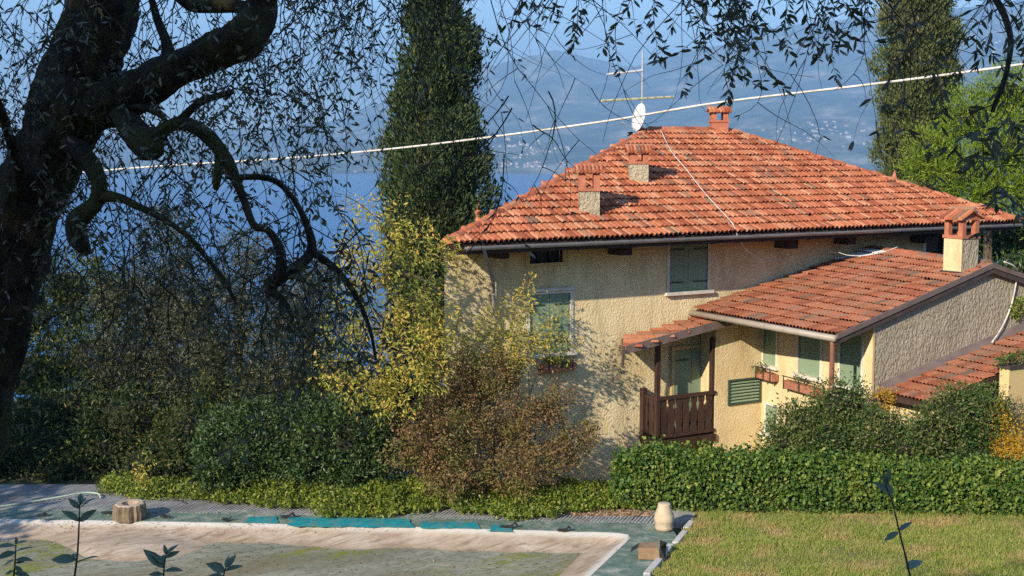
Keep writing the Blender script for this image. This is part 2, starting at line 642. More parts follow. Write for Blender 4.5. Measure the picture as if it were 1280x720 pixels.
def poly_dist(p, poly):
    """signed distance in plan, negative inside"""
    x, y = p[0], p[1]
    ins = False
    best = 1e9
    n = len(poly)
    for i in range(n):
        a, b = poly[i], poly[(i + 1) % n]
        ax, ay, bx, by = a[0], a[1], b[0], b[1]
        if (ay > y) != (by > y) and x < (bx - ax) * (y - ay) / (by - ay) + ax:
            ins = not ins
        dx, dy = bx - ax, by - ay
        t = max(0, min(1, ((x - ax) * dx + (y - ay) * dy) / (dx * dx + dy * dy)))
        best = min(best, math.hypot(x - ax - t * dx, y - ay - t * dy))
    return -best if ins else best


def smooth(a, b, x):
    t = max(0.0, min(1.0, (x - a) / (b - a)))
    return t * t * (3 - 2 * t)


def terrain_z(u, v):
    if u < 20.5:
        k = smooth(3.0, 20.5, u)
        top = 7.0 if u > -3 else 7.0 + (-3 - u) * 0.35
        z = top * (1 - k) - 0.1 * k
        if u > 0:
            z = min(z, CAM_H - 1.75 - 0.36 * u - 0.25 * smooth(2, 8, u)) if u < 20 else z
    else:
        z = -0.1
    z += 0.05 * max(0, min(v, 20) - 4) * smooth(17, 21, u)
    edge = 32.3 + smooth(-4, -9, v) * 2.5
    z -= 1.3 * smooth(edge, edge + 1.2, u) if v < 3.4 else 1.3 * smooth(34, 36, u)
    if u > 44:
        z -= (u - 44) * 0.19
    if u < 34 and v < 6:
        d = poly_dist(W(u, v), POOL)
        z -= 1.9 * smooth(0.35, -0.1, d)
    return max(z, -82.0)


def build_terrain():
    us = np.concatenate([np.arange(-60, -3, 4.0), np.arange(-3, 14, 1.0), np.arange(14, 37, 0.35), np.arange(37, 60, 1.5), np.arange(60, 520, 12.0)])
    vs = np.concatenate([np.arange(-400, -40, 18.0), np.arange(-40, -26, 2), np.arange(-26, 10, 0.45), np.arange(10, 40, 2), np.arange(40, 420, 18.0)])
    V = []
    for u in us:
        for v in vs:
            p = W(u, v)
            V.append((p[0], p[1], terrain_z(u, v) + 0.03 * mnoise.noise(Vector((p[0], p[1], 0)) * 0.8)))
    nu, nv = len(us), len(vs)
    i, k = np.meshgrid(np.arange(nu - 1), np.arange(nv - 1), indexing='ij')
    a = (i * nv + k).ravel()
    F = np.stack([a, a + nv, a + nv + 1, a + 1], 1)[:, ::-1]
    m = surf("hillside_soil", [(0.3, (0.055, 0.045, 0.025)), (0.55, (0.07, 0.075, 0.03)), (0.75, (0.11, 0.085, 0.05))], 1.2, 0.95, 0.6, 9, 0.04)
    o = np_mesh("hillside_ground", V, F.ravel(), np.full(len(F), 4), m, smooth=True)
    tag(o, kind='structure')


build_terrain()

LAKE_Z = -75.5


def lake_mat():
    m, nt, lk, b = nodes_of("lake_water")
    v = coords(nt, lk, (1, 1, 1))
    t = tex(nt, lk, 0.0025, 5, 0.6, v)
    r = ramp(nt, [(0.35, (0.008, 0.085, 0.24)), (0.7, (0.012, 0.115, 0.29))], t.outputs["Fac"], lk)
    lk.new(r.outputs[0], b.inputs["Base Color"])
    b.inputs["Roughness"].default_value = 0.3
    b.inputs["IOR"].default_value = 1.33
    n = tex(nt, lk, 0.12, 6, 0.7, v)
    bp = nt.new("ShaderNodeBump")
    bp.inputs["Strength"].default_value = 0.9
    bp.inputs["Distance"].default_value = 1.2
    lk.new(n.outputs["Fac"], bp.inputs["Height"])
    lk.new(bp.outputs[0], b.inputs["Normal"])
    return m


mb = MB()
mb.add([W(300, -9000, LAKE_Z), W(300, 9000, LAKE_Z), W(13500, 9000, LAKE_Z), W(13500, -9000, LAKE_Z)], [(0, 1, 2, 3)])
tag(mb.build("lake_water", lake_mat()), kind='structure')


def interp(x, pts):
    return float(np.interp(x, [p[0] for p in pts], [p[1] for p in pts]))


# skyline heights in photo rows for two ranges; the ranges stand kilometres away
BACK = [(-700, 150), (0, 165), (200, 170), (340, 160), (420, 150), (480, 132), (560, 105), (620, 88), (690, 66), (740, 80), (790, 84), (840, 68), (900, 58), (950, 40), (1010, 30), (1080, 24), (1160, 14), (1230, 6), (1290, 0), (1500, -10), (2100, 20)]
FRONT = [(-700, 205), (120, 207), (300, 200), (420, 186), (520, 172), (620, 158), (700, 152), (780, 146), (860, 140), (950, 128), (1060, 118), (1130, 112), (1300, 100), (1600, 90), (2100, 100)]
U0, U1, U2, U3 = 5000.0, 6800.0, 7300.0, 10500.0


def hill_z(u, v):
    """height of the far shore's ranges"""
    x = 640 + FPX * v / u
    p = W(u, v)
    n1 = mnoise.fractal(Vector((p[0] * 0.0011, p[1] * 0.0011, 0.3)), 0.9, 2.1, 6)
    n2 = mnoise.fractal(Vector((p[0] * 0.0004, p[1] * 0.0004, 4.3)), 0.9, 2.1, 5)
    if u < U2:
        top = CAM_H + (190 - interp(x, FRONT)) / FPX * U1
        shore = U0 + 160 * mnoise.noise(Vector((v * 0.0012, 2.2, 0)))
        k = max(0, (u - shore) / (U1 - shore))
        if k <= 0: return LAKE_Z - 6
        z = LAKE_Z + 2 + (top - LAKE_Z) * min(k, 1) ** 0.9 + n1 * 95 * smooth(0.02, 0.4, k)
        if u > U1:
            z -= (u - U1) * 0.10
        return z
    top = CAM_H + (190 - interp(x, BACK)) / FPX * U3
    k = (u - U2) / (U3 - U2)
    base = CAM_H + (190 - interp(x, FRONT)) / FPX * U1 - 50
    if k <= 1:
        return base + (top - base) * k ** 0.85 + (n1 * 130 + n2 * 110) * smooth(0, 0.3, k) * (1 - 0.72 * smooth(0.7, 1, k))
    return top - (u - U3) * 0.3 + n1 * 40 * smooth(1, 1.1, k) + n1 * 16


def build_hills():
    us = np.concatenate([np.arange(4800, 7300, 75.0), np.arange(7300, 10501, 110.0), np.arange(10600, 12200, 200.0)])
    ratios = np.linspace(-0.85, 0.85, 330)
    V = []
    for u in us:
        for q in ratios:
            v = u * q
            V.append(W(u, v, hill_z(u, v)))
    nu, nv = len(us), len(ratios)
    i, k = np.meshgrid(np.arange(nu - 1), np.arange(nv - 1), indexing='ij')
    a = (i * nv + k).ravel()
    F = np.stack([a, a + 1, a + nv + 1, a + nv], 1)
    m = surf("far_woodland", [(0.4, (0.01, 0.025, 0.012)), (0.5, (0.05, 0.07, 0.03)), (0.58, (0.13, 0.13, 0.08)), (0.66, (0.27, 0.25, 0.2))], 0.004, 0.95, detail=10)
    tag(np_mesh("far_hills", V, F.ravel(), np.full(len(F), 4), m, smooth=True), kind='structure')


build_hills()


def far_houses():
    m_w = surf("far_house_wall", [(0.4, (0.5, 0.46, 0.4)), (0.6, (0.66, 0.62, 0.56))], 0.02)
    m_r = surf("far_house_roof", [(0.4, (0.30, 0.15, 0.1)), (0.6, (0.4, 0.22, 0.16))], 0.02)
    protos = []
    for sx, sy, sz in ((13, 10, 8), (20, 11, 9), (10, 10, 10), (26, 13, 9)):
        mb = MB()
        mb.box(-sx / 2, sx / 2, -sy / 2, sy / 2, -4, sz, 0)
        h = sz + sy * 0.25
        e = 0.6
        mb.add([(-sx / 2 - e, -sy / 2 - e, sz + .05), (sx / 2 + e, -sy / 2 - e, sz + .05), (sx / 2 + e, 0, h), (-sx / 2 - e, 0, h), (-sx / 2 - e, sy / 2 + e, sz + .05), (sx / 2 + e, sy / 2 + e, sz + .05)],
               [(0, 1, 2, 3), (3, 2, 5, 4), (0, 3, 4), (1, 5, 2)], 1)
        o = mb.build("far_house", [m_w, m_r])
        protos.append(o.data)
        bpy.data.objects.remove(o)
    spots = [  # photo column, row, spread x, spread y, count, label, group
        (1012, 176, 62, 10, 62, "small pale house in the far village on the slope right of the roof", "houses of the far village right of the roof"),
        (1040, 160, 44, 9, 40, "small pale house high above the far village right of the roof", "houses high above the far village"),
        (660, 187, 46, 15, 62, "small pale house on the far lakeside slope between cypress and roof", "houses on the far lakeside slope"),
        (672, 208, 40, 4, 34, "small pale house along the far shoreline between cypress and roof", "houses along the far shoreline"),
        (410, 221, 60, 3, 16, "small pale house on the far shore left of the cypress", "houses on the far shore left of the cypress"),
        (1235, 60, 26, 26, 26, "small pale house high on the mountainside beside the right cypress", "houses high on the mountainside"),
    ]
    for cx, cy, sx, sy, n, lab, grp in spots:
        for _ in range(n):
            for _try in range(6):
                x = cx + rng.normal() * sx * 0.55
                y = cy + rng.normal() * sy * 0.6
                r = ray(x, y)
                hitp = None
                u = 4900.0
                while u < 10400:
                    d = u / float(r @ FH)
                    p = _C + r * d
                    uu, vv = uv_of(p)
                    if p[2] < hill_z(uu, vv):
                        hitp = p; break
                    u += 40
                if hitp is not None and hitp[2] > LAKE_Z:
                    break
            if hitp is None or hitp[2] < LAKE_Z:
                continue
            o = bpy.data.objects.new("far_house", protos[rng.integers(len(protos))])
            o.location = Vector(hitp)
            o.rotation_euler = (0, 0, rng.random() * 3.1)
            s = 0.55 + 0.45 * rng.random()
            o.scale = (s, s, s)
            col.objects.link(o)
            tag(o, lab, "house", grp)


far_houses()

# ------------------------------------------------------------------ roof tiles
def make_tile(name, wd, ln, hump=0.07, humps=1, lift=0.052):
    """a fluted clay tile: raised face between deep side grooves, thick front lip"""
    xs, hs = [], []
    for q in range(humps):
        for x, h in ((-0.5, 0.0), (-0.34, 0.9), (-0.05, 1.0), (0.2, 0.92), (0.42, 0.02)):
            xs.append(((x + 0.5) + q) / humps - 0.5); hs.append(h * hump)
    xs.append(0.5); hs.append(0.0)
    n = len(xs) - 1
    vs, fs = [], []
    for x, h in zip(xs, hs):
        vs.append((x * wd, 0.0, h + lift))
    for x, h in zip(xs, hs):
        vs.append((x * wd, ln * 0.97, h + 0.006))
    for x, h in zip(xs, hs):
        vs.append((x * wd, 0.004, h * 0.9 + lift - 0.026))
    m = n + 1
    for i in range(n):
        fs.append((i, i + 1, i + 1 + m, i + m))
        fs.append((i + 2 * m, i + 1 + 2 * m, i + 1, i))
    me = bpy.data.meshes.new(name)
    me.from_pydata(vs, [], fs)
    me.update()
    return me, np.array(vs), fs


TILE_ME, TILE_V, TILE_F = make_tile("tile", 0.156, 0.42)
TILE_ME.materials.append(MT['tile'])
OLD_ME, OLD_V, OLD_F = make_tile("tile", 0.25, 0.46, 0.05, 2, 0.055)
OLD_ME.materials.append(MT['tile_old'])


def lay_tiles(roof, A, B, C, D, me, V, F, wd, ln, inside=None, keep=300, mass_mat=None, jit=0.012):
    """A,B eave ends, C,D ridge ends above B,A; rows climb from the eave"""
    A, B, C, D = (np.array(p, float) for p in (A, B, C, D))
    slope = np.linalg.norm((D + C) / 2 - (A + B) / 2) if inside is None else inside[0]
    org = np.array(world_origin(roof))
    mats = []
    if inside is None:
        rows = int(round(slope / ln))
        for j in range(rows):
            t = j / rows
            p, q = A + (D - A) * t, B + (C - B) * t
            n = max(1, int(round(np.linalg.norm(q - p) / wd)))
            for i in range(n):
                s = (i + 0.5) / n
                o = p + (q - p) * s
                up = (D - A) * (1 - s) + (C - B) * s
                mats.append((o, q - p, up, np.linalg.norm(q - p) / n / wd, np.linalg.norm(up) / rows / ln))
    else:
        _, e, up, test = inside
        rows = int(round(slope / ln))
        ncol = int(math.ceil(np.linalg.norm(B - A) / wd))
        for j in range(rows):
            for i in range(ncol):
                o = A + unit(e) * (i + 0.5) * wd + unit(up) * (j * slope / rows)
                if test(o):
                    mats.append((o, e, up, 1.0, slope / rows / ln))
    M = []
    for o, e, up, sx, sy in mats:
        x = unit(np.array(e)); z = unit(np.cross(x, up)); y = np.cross(z, x)
        o = o + z * (0.004 + rng.random() * jit) + x * rng.normal() * 0.005 + y * (rng.normal() * 0.008 - 0.05 * (rng.random() < 0.02))
        tw = rng.normal() * 0.012
        x2 = unit(x + y * tw); y2 = np.cross(z, x2)
        M.append((np.column_stack([x2 * sx, y2 * sy, z]), o))
    # nearest ones first
    order = sorted(range(len(M)), key=lambda k: np.linalg.norm(M[k][1] - _C))
    for k in order[:keep]:
        r3, o = M[k]
        ob = bpy.data.objects.new("tile", me)
        ob.parent = roof
        m = Matrix.Identity(4)
        for a in range(3):
            for b in range(3):
                m[a][b] = float(r3[a, b])
            m[a][3] = float(o[a] - org[a])
        ob.matrix_local = m
        col.objects.link(ob)
    rest = order[keep:]
    if rest:
        VV = np.concatenate([V @ M[k][0].T + M[k][1] for k in rest])
        nf = np.array(F)
        FF = (np.arange(len(rest))[:, None, None] * len(V) + nf[None]).reshape(-1)
        o = np_mesh("tiles", VV, FF, np.full(len(rest) * len(F), 4), mass_mat, roof)
        tag(o, kind='stuff')


def ridge_caps(roof, p, q, mat, r=0.13, ln=0.40, lift=0.03):
    p, q = np.array(p, float), np.array(q, float)
    d = q - p
    n = int(np.linalg.norm(d) / ln)
    for i in range(n):
        a = p + d * (i / n) + np.array([0, 0, lift + rng.normal() * 0.006])
        b = p + d * ((i + 1.1) / n) + np.array([0, 0, lift + 0.0])
        mb = MB()
        t = unit(d)
        side = unit(np.cross(t, [0, 0, 1.0]))
        upv = np.cross(side, t)
        k = 6
        vs, fs = [], []
        for c, rr in ((a, r * 1.12), (b, r * 0.92)):
            for j in range(k + 1):
                an = math.pi * j / k
                vs.append(c + side * math.cos(an) * rr * 1.15 + upv * (math.sin(an) * rr - 0.02))
        for j in range(k):
            fs.append((j, j + 1, j + k + 2, j + k + 1))
        fs.append(tuple(range(k, -1, -1)))
        mb.add(vs, fs)
        mb.build("ridge_tile", mat, roof)


# ------------------------------------------------------------------ windows and shutters
def shutter_leaf(fr, s0, s1, z0, z1, o, mat, parent, boards=3, name="shutter"):
    mb = MB()
    w_ = (s1 - s0) / boards
    for i in range(boards):
        mb.fbox(fr, s0 + i * w_ + 0.004, s0 + (i + 1) * w_ - 0.004, z0, z1, o, o + 0.022 + 0.002 * rng.random())
    mb.fbox(fr, s0 + 0.003, s1 - 0.003, z0 + 0.004, z1 - 0.004, o - 0.02, o + 0.0185)
    return mb.build(name, mat, parent)


def strap(fr, s0, s1, z, o, parent):
    mb = MB()
    mb.fbox(fr, s0, s1, z - 0.018, z + 0.018, o, o + 0.012)
    mb.build("strap_hinge", MT['shutter_dark'], parent)


def shuttered(parent, fr, s0, s1, z0, z1, leaves=2, boards=3, mat='shutter', surround=0.10, sill=True, lintel=True, o=-0.04, straps=True, label=None):
    """white surround as the window, shutters, sill and strap hinges under it"""
    mb = MB()
    mb.fbox(fr, s0 - surround, s0, z0, z1, -0.1, 0.028)
    mb.fbox(fr, s1, s1 + surround, z0, z1, -0.1, 0.026)
    mb.fbox(fr, s0 - surround - 0.002, s1 + surround + 0.002, z1, z1 + surround * 0.8, -0.1, 0.032)
    if lintel:
        mb.fbox(fr, s0 - surround - 0.06, s1 + surround + 0.06, z1 + surround * 0.8, z1 + surround * 0.8 + 0.07, -0.1, 0.09)
    win = mb.build("window", MT['white'], parent)
    if label: win['label'] = label
    w_ = (s1 - s0) / leaves
    for i in range(leaves):
        shutter_leaf(fr, s0 + i * w_ + 0.004, s0 + (i + 1) * w_ - 0.004, z0, z1, o, MT[mat], win, boards)
    if straps:
        for zz in (z0 + 0.18 * (z1 - z0), z0 + 0.82 * (z1 - z0)):
            strap(fr, s0 - 0.03, s0 + w_ * 0.75, zz, o + 0.03, win)
            if leaves > 1:
                strap(fr, s1 - w_ * 0.75, s1 + 0.03, zz, o + 0.03, win)
    if sill:
        mb = MB()
        mb.fbox(fr, s0 - surround - 0.08, s1 + surround + 0.08, z0 - 0.09, z0 - 0.002, -0.1, 0.12)
        mb.build("sill", MT['white'], win)
    return win


# ------------------------------------------------------------------ main house
YF = 28.5
house = empty("main_house", (14.5, YF, -1.5), "large two-storey ochre plastered house under a broad terracotta hipped roof", "house")
EA = np.array([13.93, 27.3, 6.48]); EB = np.array([34.5, 27.3, 6.48]); EC = np.array([27.94, 34, 9.40]); ED = np.array([24.77, 34, 9.38])
ang = math.radians(38)
EE = np.array([13.93 + 13.2 * math.tan(ang), 40.5, 6.48]); EF = np.array([34.5, 40.5, 6.48])
dn = np.array([0, 0, -0.14])
mb = MB()
vs = [EA, EB, EC, ED, EE, EF]
mb.add(vs + [EA + dn, EB + dn, EF + dn, EE + dn], [(0, 1, 2, 3), (1, 5, 2), (5, 4, 3, 2), (4, 0, 3), (0, 6, 7, 1), (1, 7, 8, 5), (5, 8, 9, 4), (4, 9, 6, 0), (6, 9, 8, 7)])
roof = mb.build("roof", MT['roof_bed'], house)
up_v = np.array([0, 6.7, 2.91])


def in_front(o):
    t = (o[1] - 27.3) / 6.7
    return EA[0] + (ED[0] - EA[0]) * t + 0.20 < o[0] < EB[0] + (EC[0] - EB[0]) * t + 0.05


lay_tiles(roof, EA + [0, -0.06, 0.0], EB, EC, ED, TILE_ME, TILE_V, TILE_F, 0.156, 0.42, inside=(np.linalg.norm(up_v), np.array([1.0, 0, 0]), up_v, in_front), mass_mat=MT['tile_mass'])
ridge_caps(roof, EA + [0.05, 0.05, 0.03], ED, MT['tile'])
ridge_caps(roof, EB + [-0.05, 0.05, 0.03], EC, MT['tile'])
ridge_caps(roof, ED, EC, MT['tile'])
# small clay finials beyond the hips
for px_, py_, d_ in ((598, 262, 37.0), (1118, 222, 43.5)):
    c = at(px_, py_, d_)
    mb = MB()
    c[2] -= 0.35
    mb.lathe(c, [(0.09, -0.5), (0.09, 0.2), (0.13, 0.23), (0.13, 0.28), (0.07, 0.42), (0.01, 0.6)], 8)
    mb.build("roof_vent", MT['brick'], house)

fr_f = Frame((14.5, YF), (33.9, YF))
win1 = (*[fr_f.px(662, 368)[0], fr_f.px(712, 440)[0]], 3.43, 5.00)
win2 = (*[fr_f.px(837, 300)[0], fr_f.px(884, 362)[0]], 4.83, 6.26)
sw_ = (*[fr_f.px(662, 306)[0], fr_f.px(703, 328)[0]], 5.82, 6.28)
rw_ = (*[fr_f.px(1157, 296)[0], fr_f.px(1183, 322)[0]], 5.35, 6.16)
holes = [win1, win2, sw_, rw_]
wall_with_holes(fr_f, 0, fr_f.len, -1.6, 6.44, holes).build("wall", MT['yellow'], house)
fr_l = Frame((14.5 + 11 * math.tan(ang), YF + 11), (14.5, YF))
wall_with_holes(fr_l, 0, fr_l.len, -4.0, 6.3, []).build("wall", MT['yellow'], house)
fr_r = Frame((33.9, YF), (33.9, YF + 11))
wall_with_holes(fr_r, 0, fr_r.len, -1.6, 6.4, []).build("wall", MT['yellow'], house)
fr_b = Frame((33.9, YF + 11), (14.5 + 11 * math.tan(ang), YF + 11))
wall_with_holes(fr_b, 0, fr_b.len, -4.0, 6.4, []).build("wall", MT['yellow'], house)
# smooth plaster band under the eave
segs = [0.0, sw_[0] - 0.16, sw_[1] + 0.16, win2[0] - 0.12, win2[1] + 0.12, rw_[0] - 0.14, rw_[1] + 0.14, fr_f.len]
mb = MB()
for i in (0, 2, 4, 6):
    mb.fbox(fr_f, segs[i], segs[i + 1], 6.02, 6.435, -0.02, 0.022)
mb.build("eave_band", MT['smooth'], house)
# dark small attic window
mb = MB()
s0, s1, z0, z1 = sw_
mb.fbox(fr_f, s0 - 0.13, s0, z0 - 0.1, z1 + .1, -0.1, 0.03); mb.fbox(fr_f, s1, s1 + 0.13, z0 - 0.1, z1 + .1, -0.1, 0.03)
mb.fbox(fr_f, s0, s1, z0 - 0.1, z0, -0.1, 0.033); mb.fbox(fr_f, s0, s1, z1, z1 + 0.1, -0.1, 0.033)
wsm = mb.build("window", MT['smooth'], house)
mb = MB(); mb.fbox(fr_f, s0, s1, z0, z1, -0.19, -0.17); mb.build("pane", MT['dark_glass'], wsm)
mb = MB()
for k in range(1, 3):
    a = s0 + (s1 - s0) * k / 3
    mb.fbox(fr_f, a - 0.02, a + 0.02, z0 + .002, z1 - .002, -0.168, -0.13)
mb.build("window_bar", MT['wood'], wsm)
shuttered(house, fr_f, *win1, leaves=2, boards=3, mat='shutter')
shuttered(house, fr_f, *win2, leaves=2, boards=4, mat='shutter', surround=0.08, lintel=False)
# arched window at the far right under the eave
s0, s1, z0, z1 = rw_
mb = MB()
mb.fbox(fr_f, s0 - 0.16, s0, z0, z1, -0.1, 0.035); mb.fbox(fr_f, s1, s1 + 0.16, z0, z1, -0.1, 0.035); mb.fbox(fr_f, s0 - 0.16, s1 + 0.16, z1, z1 + 0.13, -0.1, 0.038)
pts = []
for i in range(13):
    a = math.pi * i / 12
    pts.append(((s0 + s1) / 2 - math.cos(a) * (s1 - s0) / 2, z1 - 0.3 + math.sin(a) * 0.28))
for i in range(12):
    (a0, b0), (a1, b1) = pts[i], pts[i + 1]
    mb.add([fr_f.P(a0, b0, 0.02), fr_f.P(a1, b1, 0.02), fr_f.P(a1, z1, 0.02), fr_f.P(a0, z1, 0.02)], [(0, 1, 2, 3)])
wr = mb.build("window", MT['white'], house)
wr['label'] = "white framed arched window in the shade of the eave"
mb = MB(); mb.fbox(fr_f, s0, s1, z0, z1, -0.19, -0.16); mb.build("pane", MT['dark_glass'], wr)
# corbels
for x0, x1, y0, y1 in ((609, 622, 309, 321), (760, 774, 304, 317), (968, 980, 294, 309), (1138, 1154, 287, 302), (1042, 1052, 292, 304)):
    a, zt = fr_f.px(x0, y0); b, zb = fr_f.px(x1, y1)
    mb = MB(); mb.fbox(fr_f, a, b, zb, 6.33, -0.1, 0.6); mb.build("corbel", MT['wood'], house)
# rafters under the eave
for k in range(22):
    a = 0.6 + k * 0.87
    mb = MB(); mb.fbox(fr_f, a, a + 0.09, 6.22, 6.325, 0.03, 1.15); mb.build("rafter", MT['wood'], house)
# gutter
mb = MB()
k = 8
vs, fs = [], []
L0, L1 = EA[0] + 0.5, EB[0] + 0.1
for x in (L0, L1):
    for j in range(k + 1):
        an = math.pi + math.pi * j / k
        vs.append((x, 27.20 + 0.085 * math.cos(an), 6.43 + 0.095 * math.sin(an)))
    for j in range(k + 1):
        an = math.pi + math.pi * (k - j) / k
        vs.append((x, 27.20 + 0.07 * math.cos(an), 6.43 + 0.08 * math.sin(an)))
n_ = 2 * (k + 1)
for j in range(n_):
    fs.append((j, (j + 1) % n_, (j + 1) % n_ + n_, j + n_))
fs += [tuple(range(n_)), tuple(range(2 * n_ - 1, n_ - 1, -1))]
mb.add(vs, fs)
mb.build("gutter", MT['gutter_dark'], house)
mb = MB()
mb.box(EA[0] + 0.3, EB[0] - 0.02, 27.285, 27.32, 6.24, 6.42)
mb.build("fascia_board", MT['wood'], house)
# downpipe
p = [on_y(604, 309, 27.2), on_y(606, 318, 27.35), on_y(611, 334, 28.0), on_y(616, 350, 28.36), on_y(617, 372, 28.38), on_y(617, 640, 28.38)]
mb = MB(); mb.tube(p, 0.055, 8); mb.build("downpipe", MT['gutter_dark'], house, smooth=True)


def chimney(parent, c, wd, depth, zb, z_shaft, z_cap, z_top, mat_shaft):
    """chimney turned square to the older wing: c = middle of its front face in plan"""
    c = np.array([c[0], c[1], 0.0])

    def bx(mb, a0, a1, d0, d1, z0, z1):
        q = [c + R * a + FH * d for a, d in ((a0, d0), (a1, d0), (a1, d1), (a0, d1))]
        mb.hexa([p + [0, 0, z0] for p in q] + [p + [0, 0, z1] for p in q])
        return mb
    h = wd / 2
    ch = bx(MB(), -h, h, 0, depth, zb, z_shaft).build("chimney", mat_shaft, parent)
    bx(MB(), -h - 0.03, h + 0.03, -0.03, depth + 0.03, z_shaft, z_shaft + 0.07).build("brick_course", MT['brick'], ch)
    pw = wd * 0.3
    for a in (-h, h - pw):
        for d in (0, depth - 0.12):
            bx(MB(), a, a + pw, d, d + 0.12, z_shaft + 0.07, z_cap).build("brick_pillar", MT['brick'], ch)
    bx(MB(), -h - 0.08, h + 0.08, -0.08, depth + 0.08, z_cap, z_cap + 0.04).build("cap_slab", MT['brick'], ch)
    q = [c + R * a + FH * d for a, d in ((-h - 0.07, -0.07), (h + 0.07, -0.07), (h + 0.07, depth + 0.07), (-h - 0.07, depth + 0.07))]
    t = [c + R * a + FH * depth / 2 + [0, 0, z_top - 0.02] for a in (-h - 0.07, h + 0.07)]
    mb = MB(); b4 = [p + [0, 0, z_cap + 0.045] for p in q]
    mb.add(b4 + t, [(0, 1, 5, 4), (2, 3, 4, 5), (1, 2, 5), (3, 0, 4), (3, 2, 1, 0)]); mb.build("cap_roof", MT['roof_bed'], ch)
    n = 7
    for sg in (-1, 1):
        for i in range(n):
            a = -h - 0.10 + (wd + 0.20) * (i + 0.5) / n
            p0 = c + R * a + FH * (depth / 2 + sg * (depth / 2 + 0.13)) + [0, 0, z_cap + 0.06]
            p1 = c + R * a + FH * (depth / 2 + sg * 0.05) + [0, 0, z_top]
            mb = MB(); mb.tube([p0, p1], [0.056, 0.05], 6); mb.build("tile", MT['tile'], ch)
    mb = MB(); mb.tube([c - R * (h + 0.12) + FH * depth / 2 + [0, 0, z_top], c + R * (h + 0.12) + FH * depth / 2 + [0, 0, z_top]], 0.07, 8); mb.build("ridge_tile", MT['tile_old'], ch)
    return ch


def base_on_roof(x, y):
    n = np.cross(EB - EA, ED - EA); n = n / np.linalg.norm(n)
    return hit(x, y, EA, n)


for (x0, x1, yb, ys, yc, yt) in ((724, 749.5, 273, 239, 217, 208), (787, 810.5, 232, 205, 192, 183)):
    c = base_on_roof((x0 + x1) / 2, yb)
    k = float((c - _C) @ _FW) / FPX
    chimney(house, c, (x1 - x0) * k, 0.5, c[2] - 0.3, c[2] + (yb - ys) * k, c[2] + (yb - yc) * k, c[2] + (yb - yt) * k, MT['grey_chim'])
chimney(house, on_y(900, 160, 33.8), 0.56, 0.5, 9.0, 9.68, 10.0, 10.16, MT['brick'])

# dish and aerial standing on the ridge
ant = empty("tv_aerial", (24.46, 34.0, 9.3), "thin roof aerial with two long horizontal booms above the ridge", "aerial")
mb = MB(); mb.tube([(24.46, 34.0, 9.2), (24.46, 34.0, 11.9)], 0.03, 6); mb.build("mast", MT['metal'], ant)
mb = MB(); mb.tube([on_y(752, 126, 34), on_y(842, 121, 34)], 0.035, 6); bo = mb.build("boom", surf("aerial_yellow", [(0.3, (0.55, 0.5, 0.25)), (0.7, (0.65, 0.6, 0.35))], 3, 0.5), ant)
for k in range(9):
    q = on_y(755, 126, 34) * (1 - k / 8) + on_y(838, 121, 34) * k / 8
    mb = MB(); mb.tube([q + [0, -0.14, 0.02], q + [0, 0.14, 0.02]], 0.008, 4); mb.build("element", MT['metal'], bo)
mb = MB(); mb.tube([on_y(759, 93, 34), on_y(803, 88, 34)], 0.035, 6); mb.build("boom", MT['dish'], ant)
dish = empty("satellite_dish", (24.26, 34.0, 9.4), "white satellite dish seen nearly edge-on at the left end of the ridge", "satellite dish")
mb = MB()
cd = np.array([24.22, 33.85, 9.80]); nd = unit(np.array([-0.75, -0.55, 0.25]))
nd = unit(-R * 0.93 - FH * 0.33 + np.array([0, 0, 0.2]))
a1 = unit(np.cross(nd, [0, 0, 1.0])); a2 = np.cross(a1, nd)
vs = [cd - nd * 0.09]
for r_, dz in ((0.15, 0.08), (0.3, 0.05), (0.46, 0.0)):
    for k in range(20):
        a = 2 * math.pi * k / 20
        vs.append(cd + (a1 * math.cos(a) + a2 * math.sin(a)) * r_ - nd * dz)
fs = [(0, 1 + k, 1 + (k + 1) % 20) for k in range(20)]
for q in range(2):
    for k in range(20):
        a, b = 1 + q * 20 + k, 1 + q * 20 + (k + 1) % 20
        fs.append((a, a + 20, b + 20, b))
mb.add(vs, fs)
o = mb.build("reflector", MT['dish'], dish, smooth=True)
md = o.modifiers.new("thick", 'SOLIDIFY'); md.thickness = 0.015
mb = MB(); mb.tube([cd - nd * 0.05 - a2 * 0.42, cd + nd * 0.45 - a2 * 0.3], 0.012, 5); mb.tube([cd + nd * 0.43 - a2 * 0.31, cd + nd * 0.55 - a2 * 0.27], 0.035, 8); mb.build("feed_arm", MT['metal'], dish)
mb = MB(); mb.tube([cd - nd * 0.05, cd - nd * 0.2, (24.40, 34, 9.7), (24.40, 34, 9.3)], 0.025, 6); mb.build("bracket", MT['metal'], dish)

# ------------------------------------------------------------------ porch with balcony (part of the main house)
porch_A = on_y(783, 438, 27.45); porch_B = on_y(920, 400, 27.45)
pz0, pz1 = float(porch_A[2]), float(porch_B[2])
px0, px1 = float(porch_A[0]), float(porch_B[0])
PB_A = np.array([20.0, YF, pz0 + 0.02]); PB_B = np.array([px1, YF, pz1 + 0.02])
PA = np.array([px0, 27.45, pz0]); PB = np.array([px1, 27.45, pz1])
PB_A = np.array([20.02, YF, pz0 + (20.02 - px0) * (pz1 - pz0) / (px1 - px0) + 0.02])
mb = MB(); th = np.array([0, 0, -0.1])
mb.hexa([PA + th, PB + th, PB_B + th, PB_A + th, PA, PB, PB_B, PB_A])
porch = mb.build("porch_roof", MT['roof_bed'], house)
